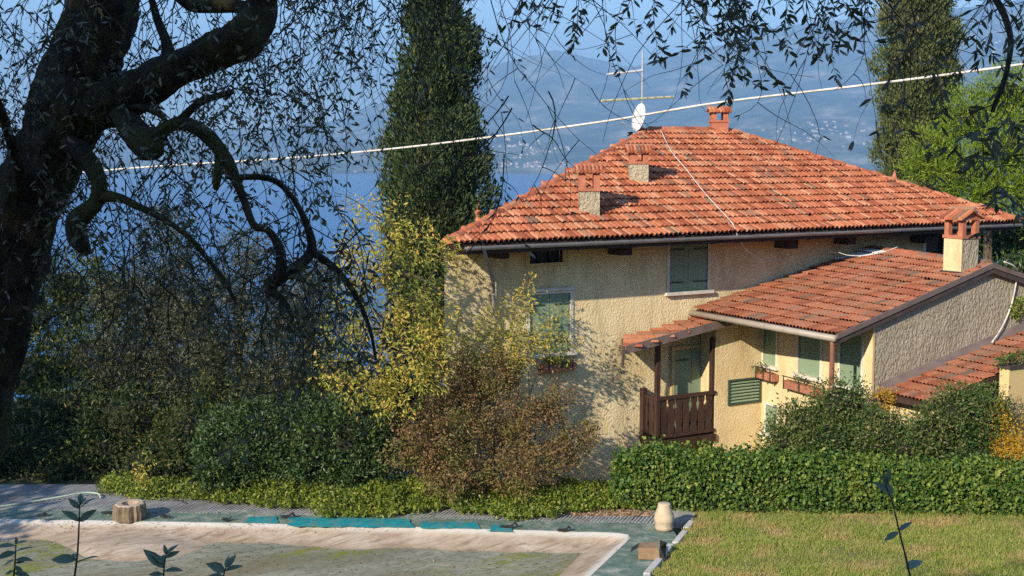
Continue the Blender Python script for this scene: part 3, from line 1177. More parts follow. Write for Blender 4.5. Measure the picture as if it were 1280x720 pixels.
# rows climb in +x, columns run along y
lay_tiles(porch, PB_A + [-0.05, -0.01, 0.02], PA + [-0.05, 0.09, 0.02], PB + [0, 0.09, 0.02], PB_B + [0, -0.01, 0.02], OLD_ME, OLD_V, OLD_F, 0.25, 0.46)
mb = MB()
mb.hexa([PA + [-0.06, -0.07, -0.09], PB + [0, -0.07, -0.09], PB + [0, -0.015, -0.09], PA + [-0.06, -0.015, -0.09], PA + [-0.06, -0.07, 0.125], PB + [0, -0.07, 0.125], PB + [0, -0.015, 0.125], PA + [-0.06, -0.015, 0.125]])
mb.build("verge_board", MT['fascia'], porch)
mb = MB(); mb.tube([PA + [-0.1, -0.06, -0.03], PB_A + [-0.1, -0.05, -0.03]], 0.06, 8); mb.build("gutter", MT['fascia_dark'], porch)
mb = MB(); mb.tube([PA + [-0.1, 0.0, -0.05], PA + [-0.1, 0.02, -0.38]], 0.04, 8); mb.build("downpipe", MT['fascia_dark'], porch)

fr_d = Frame((21.2, YF - 0.02), (22.62, YF - 0.02))
dw0, dw1 = fr_d.px(842, 440)[0], fr_d.px(884, 440)[0]
mb = MB()
mb.fbox(fr_d, dw0 - 0.10, dw0, 0.85, 3.20, -0.05, 0.06); mb.fbox(fr_d, dw1, dw1 + 0.1, 0.85, 3.2, -0.05, 0.06); mb.fbox(fr_d, dw0 - 0.1, dw1 + 0.1, 3.2, 3.30, -0.05, 0.063)
dfr = mb.build("door", MT['smooth'], house)
w_ = (dw1 - dw0) / 2
for i in range(2):
    shutter_leaf(fr_d, dw0 + i * w_ + 0.004, dw0 + (i + 1) * w_ - 0.004, 0.86, 3.19, 0.02, MT['shutter'], dfr, 3, "door_leaf")
strap(fr_d, dw0, dw0 + w_ * 0.8, 1.55, 0.05, dfr)
strap(fr_d, dw0, dw0 + w_ * 0.8, 2.9, 0.05, dfr)

bal = empty("balcony_root", (20.62, 27.8, 0.82), None, None)
bpy.data.objects.remove(bal)
mb = MB(); mb.box(20.55, 22.61, 27.78, YF + .1, 0.70, 0.84); balcony = mb.build("balcony", MT['wood'], house)
mb = MB(); mb.box(20.55, 22.6, 27.75, 27.86, 1.98, 2.07); mb.build("hand_rail", MT['wood'], balcony)
mb = MB(); mb.box(20.56, 20.66, 27.87, YF - .02, 1.98, 2.065); mb.build("hand_rail", MT['wood'], balcony)
mb = MB(); mb.box(20.56, 22.6, 27.76, 27.85, 0.92, 1.0); mb.build("bottom_rail", MT['wood'], balcony)
mb = MB(); mb.box(20.40, 22.6, 27.72, 27.775, 0.66, 0.86); mb.build("edge_board", MT['wood'], balcony)


def baluster(x, y, along_x, parent):
    prof = [(0.99, 0.105), (1.10, 0.105), (1.22, 0.075), (1.38, 0.112), (1.55, 0.118), (1.68, 0.09), (1.78, 0.07), (1.86, 0.105), (1.985, 0.105)]
    vs = []
    for z, h in prof:
        for s_, t_ in ((-1, -1), (1, -1), (1, 1), (-1, 1)):
            a, b = h * s_, 0.018 * t_
            vs.append((x + (a if along_x else b), y + (b if along_x else a), z))
    fs = []
    for i in range(len(prof) - 1):
        for k in range(4):
            fs.append((i * 4 + k, i * 4 + (k + 1) % 4, i * 4 + (k + 1) % 4 + 4, i * 4 + k + 4))
    mb = MB(); mb.add(vs, fs); mb.build("baluster", MT['wood'], parent)


for i in range(7):
    baluster(20.82 + i * 0.262, 27.805, True, balcony)
for i in range(2):
    baluster(20.61, 28.05 + i * 0.26, False, balcony)
mb = MB(); mb.box(20.56, 20.68, 27.76, 27.88, 0.84, pz0 + (20.62 - px0) * (pz1 - pz0) / (px1 - px0) - 0.10); mb.build("post", MT['wood'], balcony)
mb = MB(); mb.box(22.50, 22.605, 27.82, 27.95, 0.84, 3.55); mb.build("post", MT['wood'], balcony)
mb = MB(); mb.box(20.50, 20.64, 28.30, 28.46, 0.84, 2.24); mb.build("post", MT['wood'], balcony)

# flower box on the main facade window
fb = empty("flower_box", fr_f.P(win1[0] + 0.6, 2.95, 0.15), "dark flower box on the wall under the lower shuttered window of the main facade", "flower box")
mb = MB(); mb.fbox(fr_f, win1[0] + 0.25, win1[1] + 0.05, 2.98, 3.16, 0.06, 0.28); mb.build("box", MT['terracotta'], fb)
mb = MB()
for s_ in (win1[0] + 0.4, win1[1] - 0.1):
    mb.fbox(fr_f, s_, s_ + 0.03, 2.95, 2.975, 0.0, 0.3); mb.fbox(fr_f, s_, s_ + 0.03, 2.975, 3.24, 0.285, 0.30)
mb.build("bracket", MT['iron'], fb)

# ------------------------------------------------------------------ annex
annex = empty("house_annex", (23.7, 23.0, -1.5), "lower ochre annex with grey rendered gable wall and weathered tile roof", "house annex")
AA = np.array([22.39, 22.9, 4.24]); AB = np.array([22.33, 28.42, 4.27]); AC = np.array([29.0, 28.42, 5.73]); AD = np.array([27.85, 22.9, 5.72])
AE = np.array([33.2, 22.9, 4.25]); AF = np.array([33.2, 28.42, 4.6])
th = np.array([0, 0, -0.12])
mb = MB()
mb.add([AA, AB, AC, AD, AE, AF] + [p + th for p in (AA, AB, AC, AD, AE, AF)], [(0, 3, 2, 1), (3, 4, 5, 2), (6, 7, 8, 9), (9, 8, 11, 10), (0, 6, 9, 3), (3, 9, 10, 4), (0, 1, 7, 6), (4, 10, 11, 5), (1, 2, 8, 7), (2, 5, 11, 8)])
aroof = mb.build("roof", MT['roof_bed'], annex)
lay_tiles(aroof, AB + [-0.05, 0, 0.01], AA + [-0.05, 0, 0.01], AD + [0, 0, .01], AC + [0, 0, 0.01], OLD_ME, OLD_V, OLD_F, 0.25, 0.46, jit=0.02)
ridge_caps(aroof, AD + [0, 0.12, 0.02], AC + [0, 0, 0.02], MT['tile_old'], r=0.11)
fr_bf = Frame((22.6, 27.8), (24.3, 27.8))
fr_bs = Frame((22.6, 28.45), (22.6, 27.8))
fr_al = Frame((24.3, 27.8), (23.7, 23.0))
fr_g = Frame((23.7, 23.0), (33.0, 23.0))
ZT = 4.36
vx = [fr_bf.px(912, 477), fr_bf.px(948, 500)]
vent = (vx[0][0], vx[1][0], vx[1][1], vx[0][1])
wall_with_holes(fr_bf, 0, fr_bf.len, -1.6, 4.1, [vent]).build("wall", MT['yellow2'], annex)
wall_with_holes(fr_bs, 0, fr_bs.len, -1.6, 4.05, []).build("wall", MT['yellow2'], annex)


def al(x0, y0, x1, y1):
    a, zt = fr_al.px(x0, y0); b, zb = fr_al.px(x1, y1)
    return a, b, zb, zt


wA = al(955, 411, 970, 458); wB = al(999, 418, 1025, 473); wC = al(1051, 426, 1076, 486); wD = al(958, 505, 971, 545)
wins = []
for w4 in (wA, wB, wC, wD):
    zt = min(max(w4[3], w4[2] + 0.7), 4.1)
    if w4 is not wD: zt = 4.08
    wins.append((w4[0], w4[1], w4[2], zt))
wall_with_holes(fr_al, 0, fr_al.len, -1.6, ZT, wins).build("wall", MT['yellow2'], annex)
for k, w4 in enumerate(wins):
    shuttered(annex, fr_al, *w4, leaves=1, boards=4 if k else 3, mat='shutter', surround=0.07, lintel=False, straps=False)
mb = MB()
zs0, zs1 = ZT - 0.35, lambda x: 4.24 + (x - 22.39) * 0.271 - 0.13
mb.add([fr_g.P(0, -1.6), fr_g.P(fr_g.len, -1.6), fr_g.P(fr_g.len, 4.15), fr_g.P(27.85 - 23.7, 5.60), fr_g.P(0, 4.24 + (23.7 - 22.39) * 0.271 - 0.12)], [(0, 1, 2, 3, 4)])
mb.build("gable_wall", MT['grey'], annex)
fr_ar = Frame((33.0, 23.0), (33.0, 28.4))
wall_with_holes(fr_ar, 0, fr_ar.len, -1.6, 4.2, []).build("wall", MT['yellow2'], annex)
# pale quoin strip where the yellow wall meets the grey gable
mb = MB(); mb.fbox(fr_g, -0.02, 0.05, -1.6, 4.45, 0.0, 0.02); mb.build("corner_strip", MT['smooth'], annex)
# louvred vent
s0, s1, z0, z1 = vent
mb = MB()
mb.fbox(fr_bf, s0 - 0.06, s0, z0 - 0.05, z1 + 0.05, -0.1, 0.04); mb.fbox(fr_bf, s1, s1 + 0.06, z0 - 0.05, z1 + 0.05, -0.1, 0.04)
mb.fbox(fr_bf, s0, s1, z0 - 0.05, z0, -0.1, 0.042); mb.fbox(fr_bf, s0, s1, z1, z1 + 0.05, -0.1, 0.042)
vt = mb.build("louvre_vent", MT['shutter_dark'], annex)
for k in range(7):
    zz = z0 + (z1 - z0) * (k + 0.15) / 7
    mb = MB()
    mb.hexa([fr_bf.P(s0, zz, 0.03), fr_bf.P(s1, zz, 0.03), fr_bf.P(s1, zz + 0.05, -0.05), fr_bf.P(s0, zz + 0.05, -0.05), fr_bf.P(s0, zz + 0.02, 0.03), fr_bf.P(s1, zz + 0.02, 0.03), fr_bf.P(s1, zz + 0.07, -0.05), fr_bf.P(s0, zz + 0.07, -0.05)])
    mb.build("slat", MT['shutter'], vt)
mb = MB(); mb.fbox(fr_bf, s0, s1, z0, z1, -0.19, -0.12); mb.build("back_panel", MT['dark_glass'], vt)
# verge boards and gutter
def verge(p, q, parent, o0, o1, h0, h1, mat):
    mb = MB()
    a, b = np.array([0, o0, 0]), np.array([0, o1, 0])
    z0, z1 = np.array([0, 0, h0]), np.array([0, 0, h1])
    mb.hexa([p + a + z0, q + a + z0, q + b + z0, p + b + z0, p + a + z1, q + a + z1, q + b + z1, p + b + z1])
    mb.build("verge_board", mat, parent)


for p, q in ((AA + [-0.05, 0, -0.014], AD), (AD, AE)):
    verge(p, q, aroof, -0.06, -0.01, -0.06, 0.07, MT['fascia'])
    verge(p, q, aroof, -0.03, 0.02, -0.20, -0.065, MT['fascia_dark'])
mb = MB(); mb.tube([AA + [-0.1, -0.05, -0.06], AB + [-0.1, 0.05, -0.06]], 0.085, 10); mb.build("gutter", MT['gutter'], aroof, smooth=True)
mb = MB(); g0 = AA + np.array([-0.06, 0.12, -0.12]); mb.tube([g0, g0 + [0.02, 0, -0.12], g0 + [0.03, 0, -5.2]], 0.06, 8); mb.build("downpipe", MT['pipe'], annex, smooth=True)
# chimney of the annex: gabled cap, yellow side and grey front
mb = MB()
cx0, cx1, cy0, cy1, czs = 26.93, 27.56, 23.12, 23.72, 6.44
mb.box(cx0, cx1, cy0, cy1, 5.2, czs, 0)
mb.m[-6:] = [0, 0, 0, 0, 0, 1]
ach = mb.build("chimney", [MT['grey'], MT['yellow2']], annex)
mb = MB(); mb.box(cx0 - 0.03, cx1 + 0.03, cy0 - 0.03, cy1 + 0.03, czs, czs + 0.08); mb.build("brick_course", MT['brick'], ach)
for xx in (cx0, cx1 - 0.14):
    for yy in (cy0, cy1 - 0.14):
        mb = MB(); mb.box(xx, xx + 0.14, yy, yy + 0.14, czs + 0.08, czs + 0.48); mb.build("brick_pillar", MT['brick'], ach)
mb = MB(); mb.box(cx0 - 0.02, cx1 + 0.02, cy0 - 0.02, cy1 + 0.02, czs + 0.48, czs + 0.53)
xm = (cx0 + cx1) / 2
mb.add([(cx0 - 0.02, cy0 + 0.03, czs + 0.53), (cx1 + 0.02, cy0 + 0.03, czs + 0.53), (xm, cy0 + 0.03, czs + 0.72)], [(0, 1, 2)])
mb.build("cap_slab", MT['brick'], ach)
for sg in (-1, 1):
    for i in range(5):
        yy = cy0 - 0.06 + 0.15 * i + 0.05
        mb = MB(); mb.hexa([(xm + sg * 0.46, yy - 0.07, czs + 0.49), (xm, yy - 0.07, czs + 0.72), (xm, yy + 0.07, czs + 0.72), (xm + sg * 0.46, yy + 0.07, czs + 0.49), (xm + sg * 0.47, yy - 0.055, czs + 0.55), (xm, yy - 0.055, czs + 0.78), (xm, yy + 0.055, czs + 0.78), (xm + sg * 0.47, yy + 0.055, czs + 0.55)]); mb.build("tile", MT['tile'], ach)
mb = MB(); mb.tube([(xm, cy0 - 0.12, czs + 0.77), (xm, cy1 + 0.12, czs + 0.77)], 0.06, 8); mb.build("ridge_tile", MT['tile_old'], ach)
mb = MB(); mb.box(cx0 - 0.1, cx0 - 0.002, cy0 - 0.02, cy1 + 0.02, 5.25, 5.58); mb.build("flashing", MT['fascia_dark'], ach)

# flower boxes on the annex wall
for (x0, y0, x1, y1), lab in (((945, 455, 974, 480), "terracotta flower box in an iron bracket below the farthest annex window"), ((988, 474, 1030, 494), "terracotta flower box in an iron bracket below the middle annex window")):
    a, zt = fr_al.px(x0, y0); b, zb = fr_al.px(x1, y1)
    c_ = fr_al.P(a, zb, 0.2)
    f2 = empty("flower_box", c_, lab, "flower box", "flower boxes on the annex wall")
    a, b = max(a, 0.02), b
    zc = (fr_al.px(x0, y0)[1] + zb) / 2
    mb = MB(); mb.fbox(fr_al, a, b, zc - 0.12, zc + 0.08, 0.04, 0.24); mb.build("box", MT['terracotta'], f2)
    mb = MB()
    for s_ in (a + 0.05, (a + b) / 2, b - 0.08):
        mb.fbox(fr_al, s_, s_ + 0.02, zc - 0.15, zc - 0.13, 0.0, 0.28); mb.fbox(fr_al, s_, s_ + 0.02, zc - 0.13, zc + 0.22, 0.26, 0.28)
    mb.fbox(fr_al, a, b, zc + 0.2, zc + 0.222, 0.255, 0.285)
    mb.build("bracket", MT['iron'], f2)

# ------------------------------------------------------------------ lower roof and yellow parapet at the right
lower = empty("lower_building", (24.4, 21.2, -1.5), "low outbuilding with tiled lean-to roof below the grey gable", "outbuilding")
sl = (3.94 - 2.80) / (29.35 - 24.27)
LA = np.array([23.9, 22.96, 2.72 - 0.06]); LD = np.array([30.6, 22.96, 2.66 + 6.7 * sl])
LB = np.array([23.9, 21.25, 2.66]); LC = np.array([30.6, 21.25, 2.66 + 6.7 * sl])
mb = MB(); th = np.array([0, 0, -0.12])
mb.hexa([LB + th, LC + th, LD + th, LA + th, LB, LC, LD, LA])
lroof = mb.build("roof", MT['roof_bed'], lower)
lay_tiles(lroof, LA + [0, 0, .01], LB + [0, 0, .01], LC + [0, 0, .01], LD + [0, 0, .01], OLD_ME, OLD_V, OLD_F, 0.25, 0.46, jit=0.02)
ridge_caps(lroof, LC + [-0.9, 0.05, -0.1], LD + [-0.9, -0.4, -0.1], MT['tile_old'], r=0.13)
mb = MB()
d_ = LD - LA
mb.hexa([LA + [0, -0.16, 0.02], LD + [0, -0.16, 0.02], LD + [0, 0.03, 0.02], LA + [0, 0.03, 0.02], LA + [0, -0.14, 0.08], LD + [0, -0.14, 0.08], LD + [0, 0.03, 0.24], LA + [0, 0.03, 0.24]])
mb.build("flashing", MT['fascia'], lroof)
mb = MB(); mb.box(24.3, 30.4, 21.95, 22.95, -1.5, 2.55); mb.build("wall", MT['yellow2'], lower)

par = empty("garden_parapet", on_y(1265, 560, 20.9), "smooth yellow wall block with dark coping and pot plants on top", "wall")
pa = on_y(1249, 459, 20.9)
X0 = float(pa[0]); ZTP = float(pa[2])
mb = MB(); mb.box(X0, X0 + 3.0, 20.6, 20.88, -1.5, ZTP); mb.build("block", surf("smooth_yellow_render", [(0.3, (0.62, 0.45, 0.2)), (0.7, (0.68, 0.5, 0.24))], 2, 0.9, 0.15, 30), par)
mb = MB(); mb.box(X0 - 0.05, X0 + 3.1, 20.55, 20.93, ZTP, ZTP + 0.07); mb.build("coping", MT['fascia_dark'], par)

# ------------------------------------------------------------------ wires on the house
def cable(name, pts, r, mat, label, cat, n=6, sides=6):
    mb = MB()
    pts = spline(pts, n)
    mb.tube(pts, r, sides)
    o = np.array(pts[0])
    return tag(mb.build(name, mat, None, o, smooth=True), label, cat)


rn = np.array([0, -0.41, 0.91])


def on_roof(x, y, h=0.17):
    n = np.cross(EB - EA, ED - EA); n = n / np.linalg.norm(n)
    return hit(x, y, EA, n) + n * h


cable("roof_wire", [on_roof(824, 168), on_roof(838, 196), on_roof(856, 218), on_roof(876, 244), on_roof(897, 268), on_roof(914, 287), on_y(924, 300, 27.3), on_y(936, 315, 27.6), on_y(955, 325, 27.9), on_y(972, 325, 28.2), on_y(985, 318, 28.42)], 0.013, MT['cable_white'], "thin white wire running down the main roof and looping under the eave", "wire")
ann_n = np.cross(AD - AA, AB - AA); ann_n = ann_n / np.linalg.norm(ann_n) * np.sign(ann_n[2])
ar = lambda x, y, h=0.25: hit(x, y, AA, ann_n) + ann_n * h
cable("loose_wire", [on_y(1034, 316, 28.1), ar(1045, 324), ar(1060, 329), ar(1080, 330), ar(1104, 326), ar(1124, 319)], 0.011, MT['cable_white'], "short white wire lying across the top of the annex roof", "wire")
cable("gable_cable", [on_y(1255, 327, 22.7), on_y(1268, 333, 22.72), on_y(1271, 342, 22.9), on_y(1269, 360, 22.93), on_y(1263, 385, 22.94), on_y(1252, 410, 22.9), on_y(1240, 428, 22.7)], 0.022, MT['cable_white'], "thick cream cable dangling down the grey gable wall", "cable")

# overhead line crossing the view
pts = [at(-500, 232, 26), at(-100, 229, 22), at(180, 209, 18.5), at(340, 199, 17), at(470, 188, 16), at(600, 173, 15), at(760, 151, 14), at(900, 128, 13.2), at(1100, 104, 12.2), at(1280, 80, 11.4), at(1700, 20, 10)]
cable("overhead_line", pts, 0.012, MT['cable_white'], "white sleeved overhead line sagging across the whole view", "overhead line", 10)

# ------------------------------------------------------------------ terrace: pool, deck, kerb, lawn
def ring_offset(poly, d):
    out = []
    n = len(poly)
    for i in range(n):
        p = poly[i][:2]
        a = poly[i - 1][:2] if i else 2 * poly[0][:2] - poly[1][:2]
        b = poly[i + 1][:2] if i < n - 1 else 2 * poly[-1][:2] - poly[-2][:2]
        e1, e2 = unit(p - a), unit(b - p)
        n1, n2 = np.array([-e1[1], e1[0]]), np.array([-e2[1], e2[0]])
        m = unit(n1 + n2)
        out.append(p + m * d / max(0.35, float(m @ n1)))
    return out


def densify(poly, step):
    out = []
    for a, b in zip(poly[:-1], poly[1:]):
        n = max(1, int(np.linalg.norm(b - a) / step))
        for k in range(n):
            out.append(a + (b - a) * k / n)
    out.append(poly[-1])
    return out


def smooth_poly(poly, it=6):
    P = [np.array(p) for p in poly]
    for _ in range(it):
        P = [P[0]] + [(P[i - 1] + 2 * P[i] + P[i + 1]) / 4 for i in range(1, len(P) - 1)] + [P[-1]]
    return P


rim = smooth_poly(densify(RIM, 0.3), 2)


def liner_mat():
    m, nt, lk, b = nodes_of("pool_liner")
    g = nt.new("ShaderNodeNewGeometry")
    sp = nt.new("ShaderNodeSeparateXYZ")
    lk.new(g.outputs["Position"], sp.inputs[0])
    n1 = tex(nt, lk, 1.1, 7, 0.7, g.outputs["Position"], dist=0.6)
    mpp = nt.new("ShaderNodeMapping"); mpp.inputs["Rotation"].default_value = (0, 0, A30); mpp.inputs["Scale"].default_value = (0.35, 1.5, 1)
    lk.new(g.outputs["Position"], mpp.inputs[0])
    n2 = tex(nt, lk, 2.6, 5, 0.6, mpp.outputs[0], dist=1.6)
    base = ramp(nt, [(0.3, (0.28, 0.195, 0.125)), (0.5, (0.43, 0.335, 0.245)), (0.7, (0.54, 0.455, 0.365))], n1.outputs["Fac"], lk)
    dirt = ramp(nt, [(0.5, (0, 0, 0)), (0.68, (0.9, 0.9, 0.9))], n2.outputs["Fac"], lk)
    out = mix(nt, lk, base.outputs[0], (0.22, 0.15, 0.09), dirt.outputs[0])
    # chalky white scale along the rim
    ma = nt.new("ShaderNodeMath"); ma.operation = 'MULTIPLY_ADD'; ma.inputs[1].default_value = 0.12; ma.inputs[2].default_value = -0.06
    lk.new(n2.outputs["Fac"], ma.inputs[0])
    ad = nt.new("ShaderNodeMath"); ad.operation = 'ADD'
    lk.new(sp.outputs[2], ad.inputs[0]); lk.new(ma.outputs[0], ad.inputs[1])
    wr_ = ramp(nt, [(0.0, (0, 0, 0)), (1.0, (1, 1, 1))])
    mr = nt.new("ShaderNodeMapRange"); mr.inputs["From Min"].default_value = -0.075; mr.inputs["From Max"].default_value = -0.01
    lk.new(ad.outputs[0], mr.inputs[0]); lk.new(mr.outputs[0], wr_.inputs[0])
    out = mix(nt, lk, out, (0.60, 0.56, 0.49), wr_.outputs[0])
    mr2 = nt.new("ShaderNodeMapRange"); mr2.inputs["From Min"].default_value = -0.17; mr2.inputs["From Max"].default_value = -0.30
    mr2.inputs["To Max"].default_value = 0.75
    lk.new(ad.outputs[0], mr2.inputs[0])
    out = mix(nt, lk, out, (0.17, 0.115, 0.06), mr2.outputs[0])
    lk.new(out, b.inputs["Base Color"])
    b.inputs["Roughness"].default_value = 0.75
    bp = nt.new("ShaderNodeBump"); bp.inputs["Strength"].default_value = 0.6; bp.inputs["Distance"].default_value = 0.035
    lk.new(n2.outputs["Fac"], bp.inputs["Height"]); lk.new(bp.outputs[0], b.inputs["Normal"])
    return m


def build_liner():
    offs = [0.06, 0.0, -0.15, -0.35, -0.6, -0.9, -1.2, -1.6, -2.1, -2.8, -3.8]
    zs = [0.015, 0.01, -0.05, -0.11, -0.17, -0.23, -0.285, -0.33, -0.40, -0.5, -0.6]
    mound = on_z(160, 677)
    rows = [ring_offset(rim, o) for o in offs]
    V = []
    for r_, z in zip(rows, zs):
        for p in r_:
            n = mnoise.fractal(Vector((p[0] * 0.55, p[1] * 0.55, 1.0)), 0.9, 2.1, 4)
            q = np.array([p[0], p[1], 0]) - mound
            bump_ = 0.30 * math.exp(-((q @ R) / 1.7) ** 2 - ((q @ FH) / 0.75) ** 2) * (0.8 + 0.9 * n)
            V.append((p[0], p[1], min(z + (0.055 * n if z < -0.03 else 0.0) + (bump_ if z < -0.1 else 0), max(z, -0.1))))
    m = len(rim)
    F = []
    for i in range(len(offs) - 1):
        for k in range(m - 1):
            F.append((i * m + k, i * m + k + 1, (i + 1) * m + k + 1, (i + 1) * m + k))
    tag(np_mesh("pool_liner", V, np.array(F).ravel(), np.full(len(F), 4), liner_mat(), smooth=True), kind='structure')


build_liner()


def water_mat():
    m, nt, lk, b = nodes_of("pool_water")
    g = nt.new("ShaderNodeNewGeometry")
    mp = nt.new("ShaderNodeMapping"); mp.inputs["Rotation"].default_value = (0, 0, A30); mp.inputs["Scale"].default_value = (0.45, 1.2, 1)
    lk.new(g.outputs["Position"], mp.inputs[0])
    n1 = tex(nt, lk, 0.8, 6, 0.65, mp.outputs[0], dist=0.8)
    n2 = tex(nt, lk, 2.6, 7, 0.75, mp.outputs[0], dist=1.5)
    base = ramp(nt, [(0.3, (0.23, 0.235, 0.185)), (0.5, (0.32, 0.32, 0.25)), (0.7, (0.40, 0.385, 0.30))], n1.outputs["Fac"], lk)
    alg = ramp(nt, [(0.50, (0, 0, 0)), (0.58, (1, 1, 1))], n2.outputs["Fac"], lk)
    big = tex(nt, lk, 0.33, 3, 0.6, mp.outputs[0])
    bg_ = ramp(nt, [(0.46, (0, 0, 0)), (0.56, (1, 1, 1))], big.outputs["Fac"], lk)
    f = mix(nt, lk, (0, 0, 0), alg.outputs[0], bg_.outputs[0])
    n4 = tex(nt, lk, 9.0, 8, 0.75, mp.outputs[0], dist=0.6)
    mot = ramp(nt, [(0.38, (0.45, 0.46, 0.42)), (0.52, (1.0, 1.0, 1.0)), (0.66, (1.25, 1.22, 1.1))], n4.outputs["Fac"], lk)
    out = mix(nt, lk, base.outputs[0], mot.outputs[0], 0.8, 'MULTIPLY')
    n5 = tex(nt, lk, 0.5, 4, 0.6, mp.outputs[0])
    br = ramp(nt, [(0.45, (0, 0, 0)), (0.68, (0.8, 0.8, 0.8))], n5.outputs["Fac"], lk)
    out = mix(nt, lk, out, (0.20, 0.165, 0.10), br.outputs[0])
    out = mix(nt, lk, out, (0.22, 0.24, 0.035), f)
    lk.new(out, b.inputs["Base Color"])
    b.inputs["Roughness"].default_value = 0.09
    b.inputs["IOR"].default_value = 1.33
    n3 = tex(nt, lk, 3.5, 4, 0.6, mp.outputs[0])
    bp = nt.new("ShaderNodeBump"); bp.inputs["Strength"].default_value = 0.10; bp.inputs["Distance"].default_value = 0.03
    lk.new(n3.outputs["Fac"], bp.inputs["Height"]); lk.new(bp.outputs[0], b.inputs["Normal"])
    return m


wz = -0.215
inner = ring_offset(rim, -0.3)
V = [(p[0], p[1], wz) for p in inner]
V += [W(14.0, -3.2, wz), W(14.0, -24, wz)]
tag(np_mesh("pool_water", V, np.arange(len(V)), [len(V)], water_mat()), kind='structure')

border_m = surf("green_pool_border", [(0.3, (0.09, 0.145, 0.12)), (0.55, (0.13, 0.19, 0.15)), (0.75, (0.2, 0.24, 0.19))], 3.5, 0.7, 0.7, 12, 0.03, grime=(0.38, 0.38, 0.32), gscale=1.8)
r0, r1 = ring_offset(rim, 0.02), []
for p in rim:
    u, v = uv_of(p)
    r1.append(0.85)
rows = [ring_offset(rim, 0.03), ring_offset(rim, 0.5), ring_offset(rim, 1.15)]
V = []
for r_ in rows:
    for p in r_:
        V.append((p[0], p[1], 0.012 + 0.012 * mnoise.noise(Vector((p[0] * 1.3, p[1] * 1.3, 0)))))
m_ = len(rim)
F = []
for i in range(2):
    for k in range(m_ - 1):
        F.append((i * m_ + k, (i + 1) * m_ + k, (i + 1) * m_ + k + 1, i * m_ + k + 1))
F = [f[::-1] for f in F]
tag(np_mesh("pool_border", V, np.array(F).ravel(), np.full(len(F), 4), border_m, smooth=True), kind='structure')

# slatted deck behind the pool
deck_m = surf("grey_deck_boards", [(0.3, (0.27, 0.26, 0.255)), (0.7, (0.40, 0.385, 0.37))], 3, 0.8, 0.3, 20, stretch=(1, 1, 1), grime=(0.19, 0.17, 0.15))
mb = MB()
e0 = [W(31.0, -24), W(30.45, -12), W(30.0, -4.5), W(29.5, 1.8), W(29.3, 2.9), W(31.2, 3.7), W(31.9, 3.2), W(31.9, -5.0), W(33.0, -10), W(33.0, -24)]
mb.add([p + [0, 0, -0.01] for p in e0], [tuple(range(len(e0)))])
deck = tag(mb.build("pool_deck", surf("deck_gap", [(0.3, (0.03, 0.028, 0.025)), (0.7, (0.06, 0.055, 0.05))]), None), kind='structure')
mb = MB()
dirs = unit(np.array([1.0, 0.36]))
v = -25.0
while v < 3.9:
    def edge_lo(vv): return float(np.interp(vv, [-24, -12, -4.5, 1.8, 3.0], [31.2, 30.62, 30.15, 29.55, 29.5]))
    def edge_hi(vv): return float(np.interp(vv, [-24, -10, -5, 3.2], [33.0, 33.0, 31.9, 31.9]))
    lo, hi = edge_lo(v), edge_hi(v)
    zz = 0.012 + 0.006 * rng.random()
    hw = 0.034
    a = W(lo, v); b = W(hi, v + (hi - lo) * 0.36)
    s_ = R * hw
    mb.add([a - s_ + [0, 0, zz - .03], a + s_ + [0, 0, zz - .03], b + s_ + [0, 0, zz - .03], b - s_ + [0, 0, zz - .03], a - s_ * .8 + [0, 0, zz], a + s_ * .8 + [0, 0, zz], b + s_ * .8 + [0, 0, zz], b - s_ * .8 + [0, 0, zz]],
           [(4, 5, 6, 7), (0, 1, 5, 4), (1, 2, 6, 5), (3, 0, 4, 7)])
    v += 0.088
tag(mb.build("slats", deck_m, deck), kind='stuff')

# teal cover strips
teal = surf("teal_plastic", [(0.3, (0.01, 0.20, 0.23)), (0.7, (0.02, 0.30, 0.33))], 4, 0.45, 0.5, 10, 0.02, grime=(0.14, 0.22, 0.20), gscale=3)
for (x0, x1, yt, yb), lab in (((309, 346, 645.5, 653), "short teal plastic strip, leftmost on the pool edge"), ((363, 516, 647, 657.5), "longest teal plastic strip lying along the pool edge"), ((527, 598, 652.5, 660), "teal plastic strip right of the longest one on the pool edge"), ((612, 641, 656.5, 663.5), "small crumpled teal plastic piece, rightmost on the pool edge")):
    mb = MB()
    n = max(3, int((x1 - x0) / 8))
    vs, fs = [], []
    for i in range(n + 1):
        x = x0 + (x1 - x0) * i / n
        sh = (x - x0) * 0.018
        for yy, hz in ((yb, 0.0), (yb - 0.5, 0.004), ((yt + yb) / 2, 0.012), (yt, 0.006)):
            p = on_z(x + rng.normal() * (2.2 if i in (0, n) else 0.6), yy + sh * 0.6 + rng.normal() * 0.35, 0.03)
            vs.append(p + [0, 0, hz * (0.5 + rng.random())])
    for i in range(n):
        for k in range(3):
            a = i * 4 + k
            fs.append((a, a + 4, a + 5, a + 1))
    mb.add(vs, fs)
    o = tag(mb.build("cover_strip", teal, None, vs[0], smooth=False), lab, "plastic strip", "teal strips on the pool edge")
    md = o.modifiers.new("thick", 'SOLIDIFY'); md.thickness = 0.006

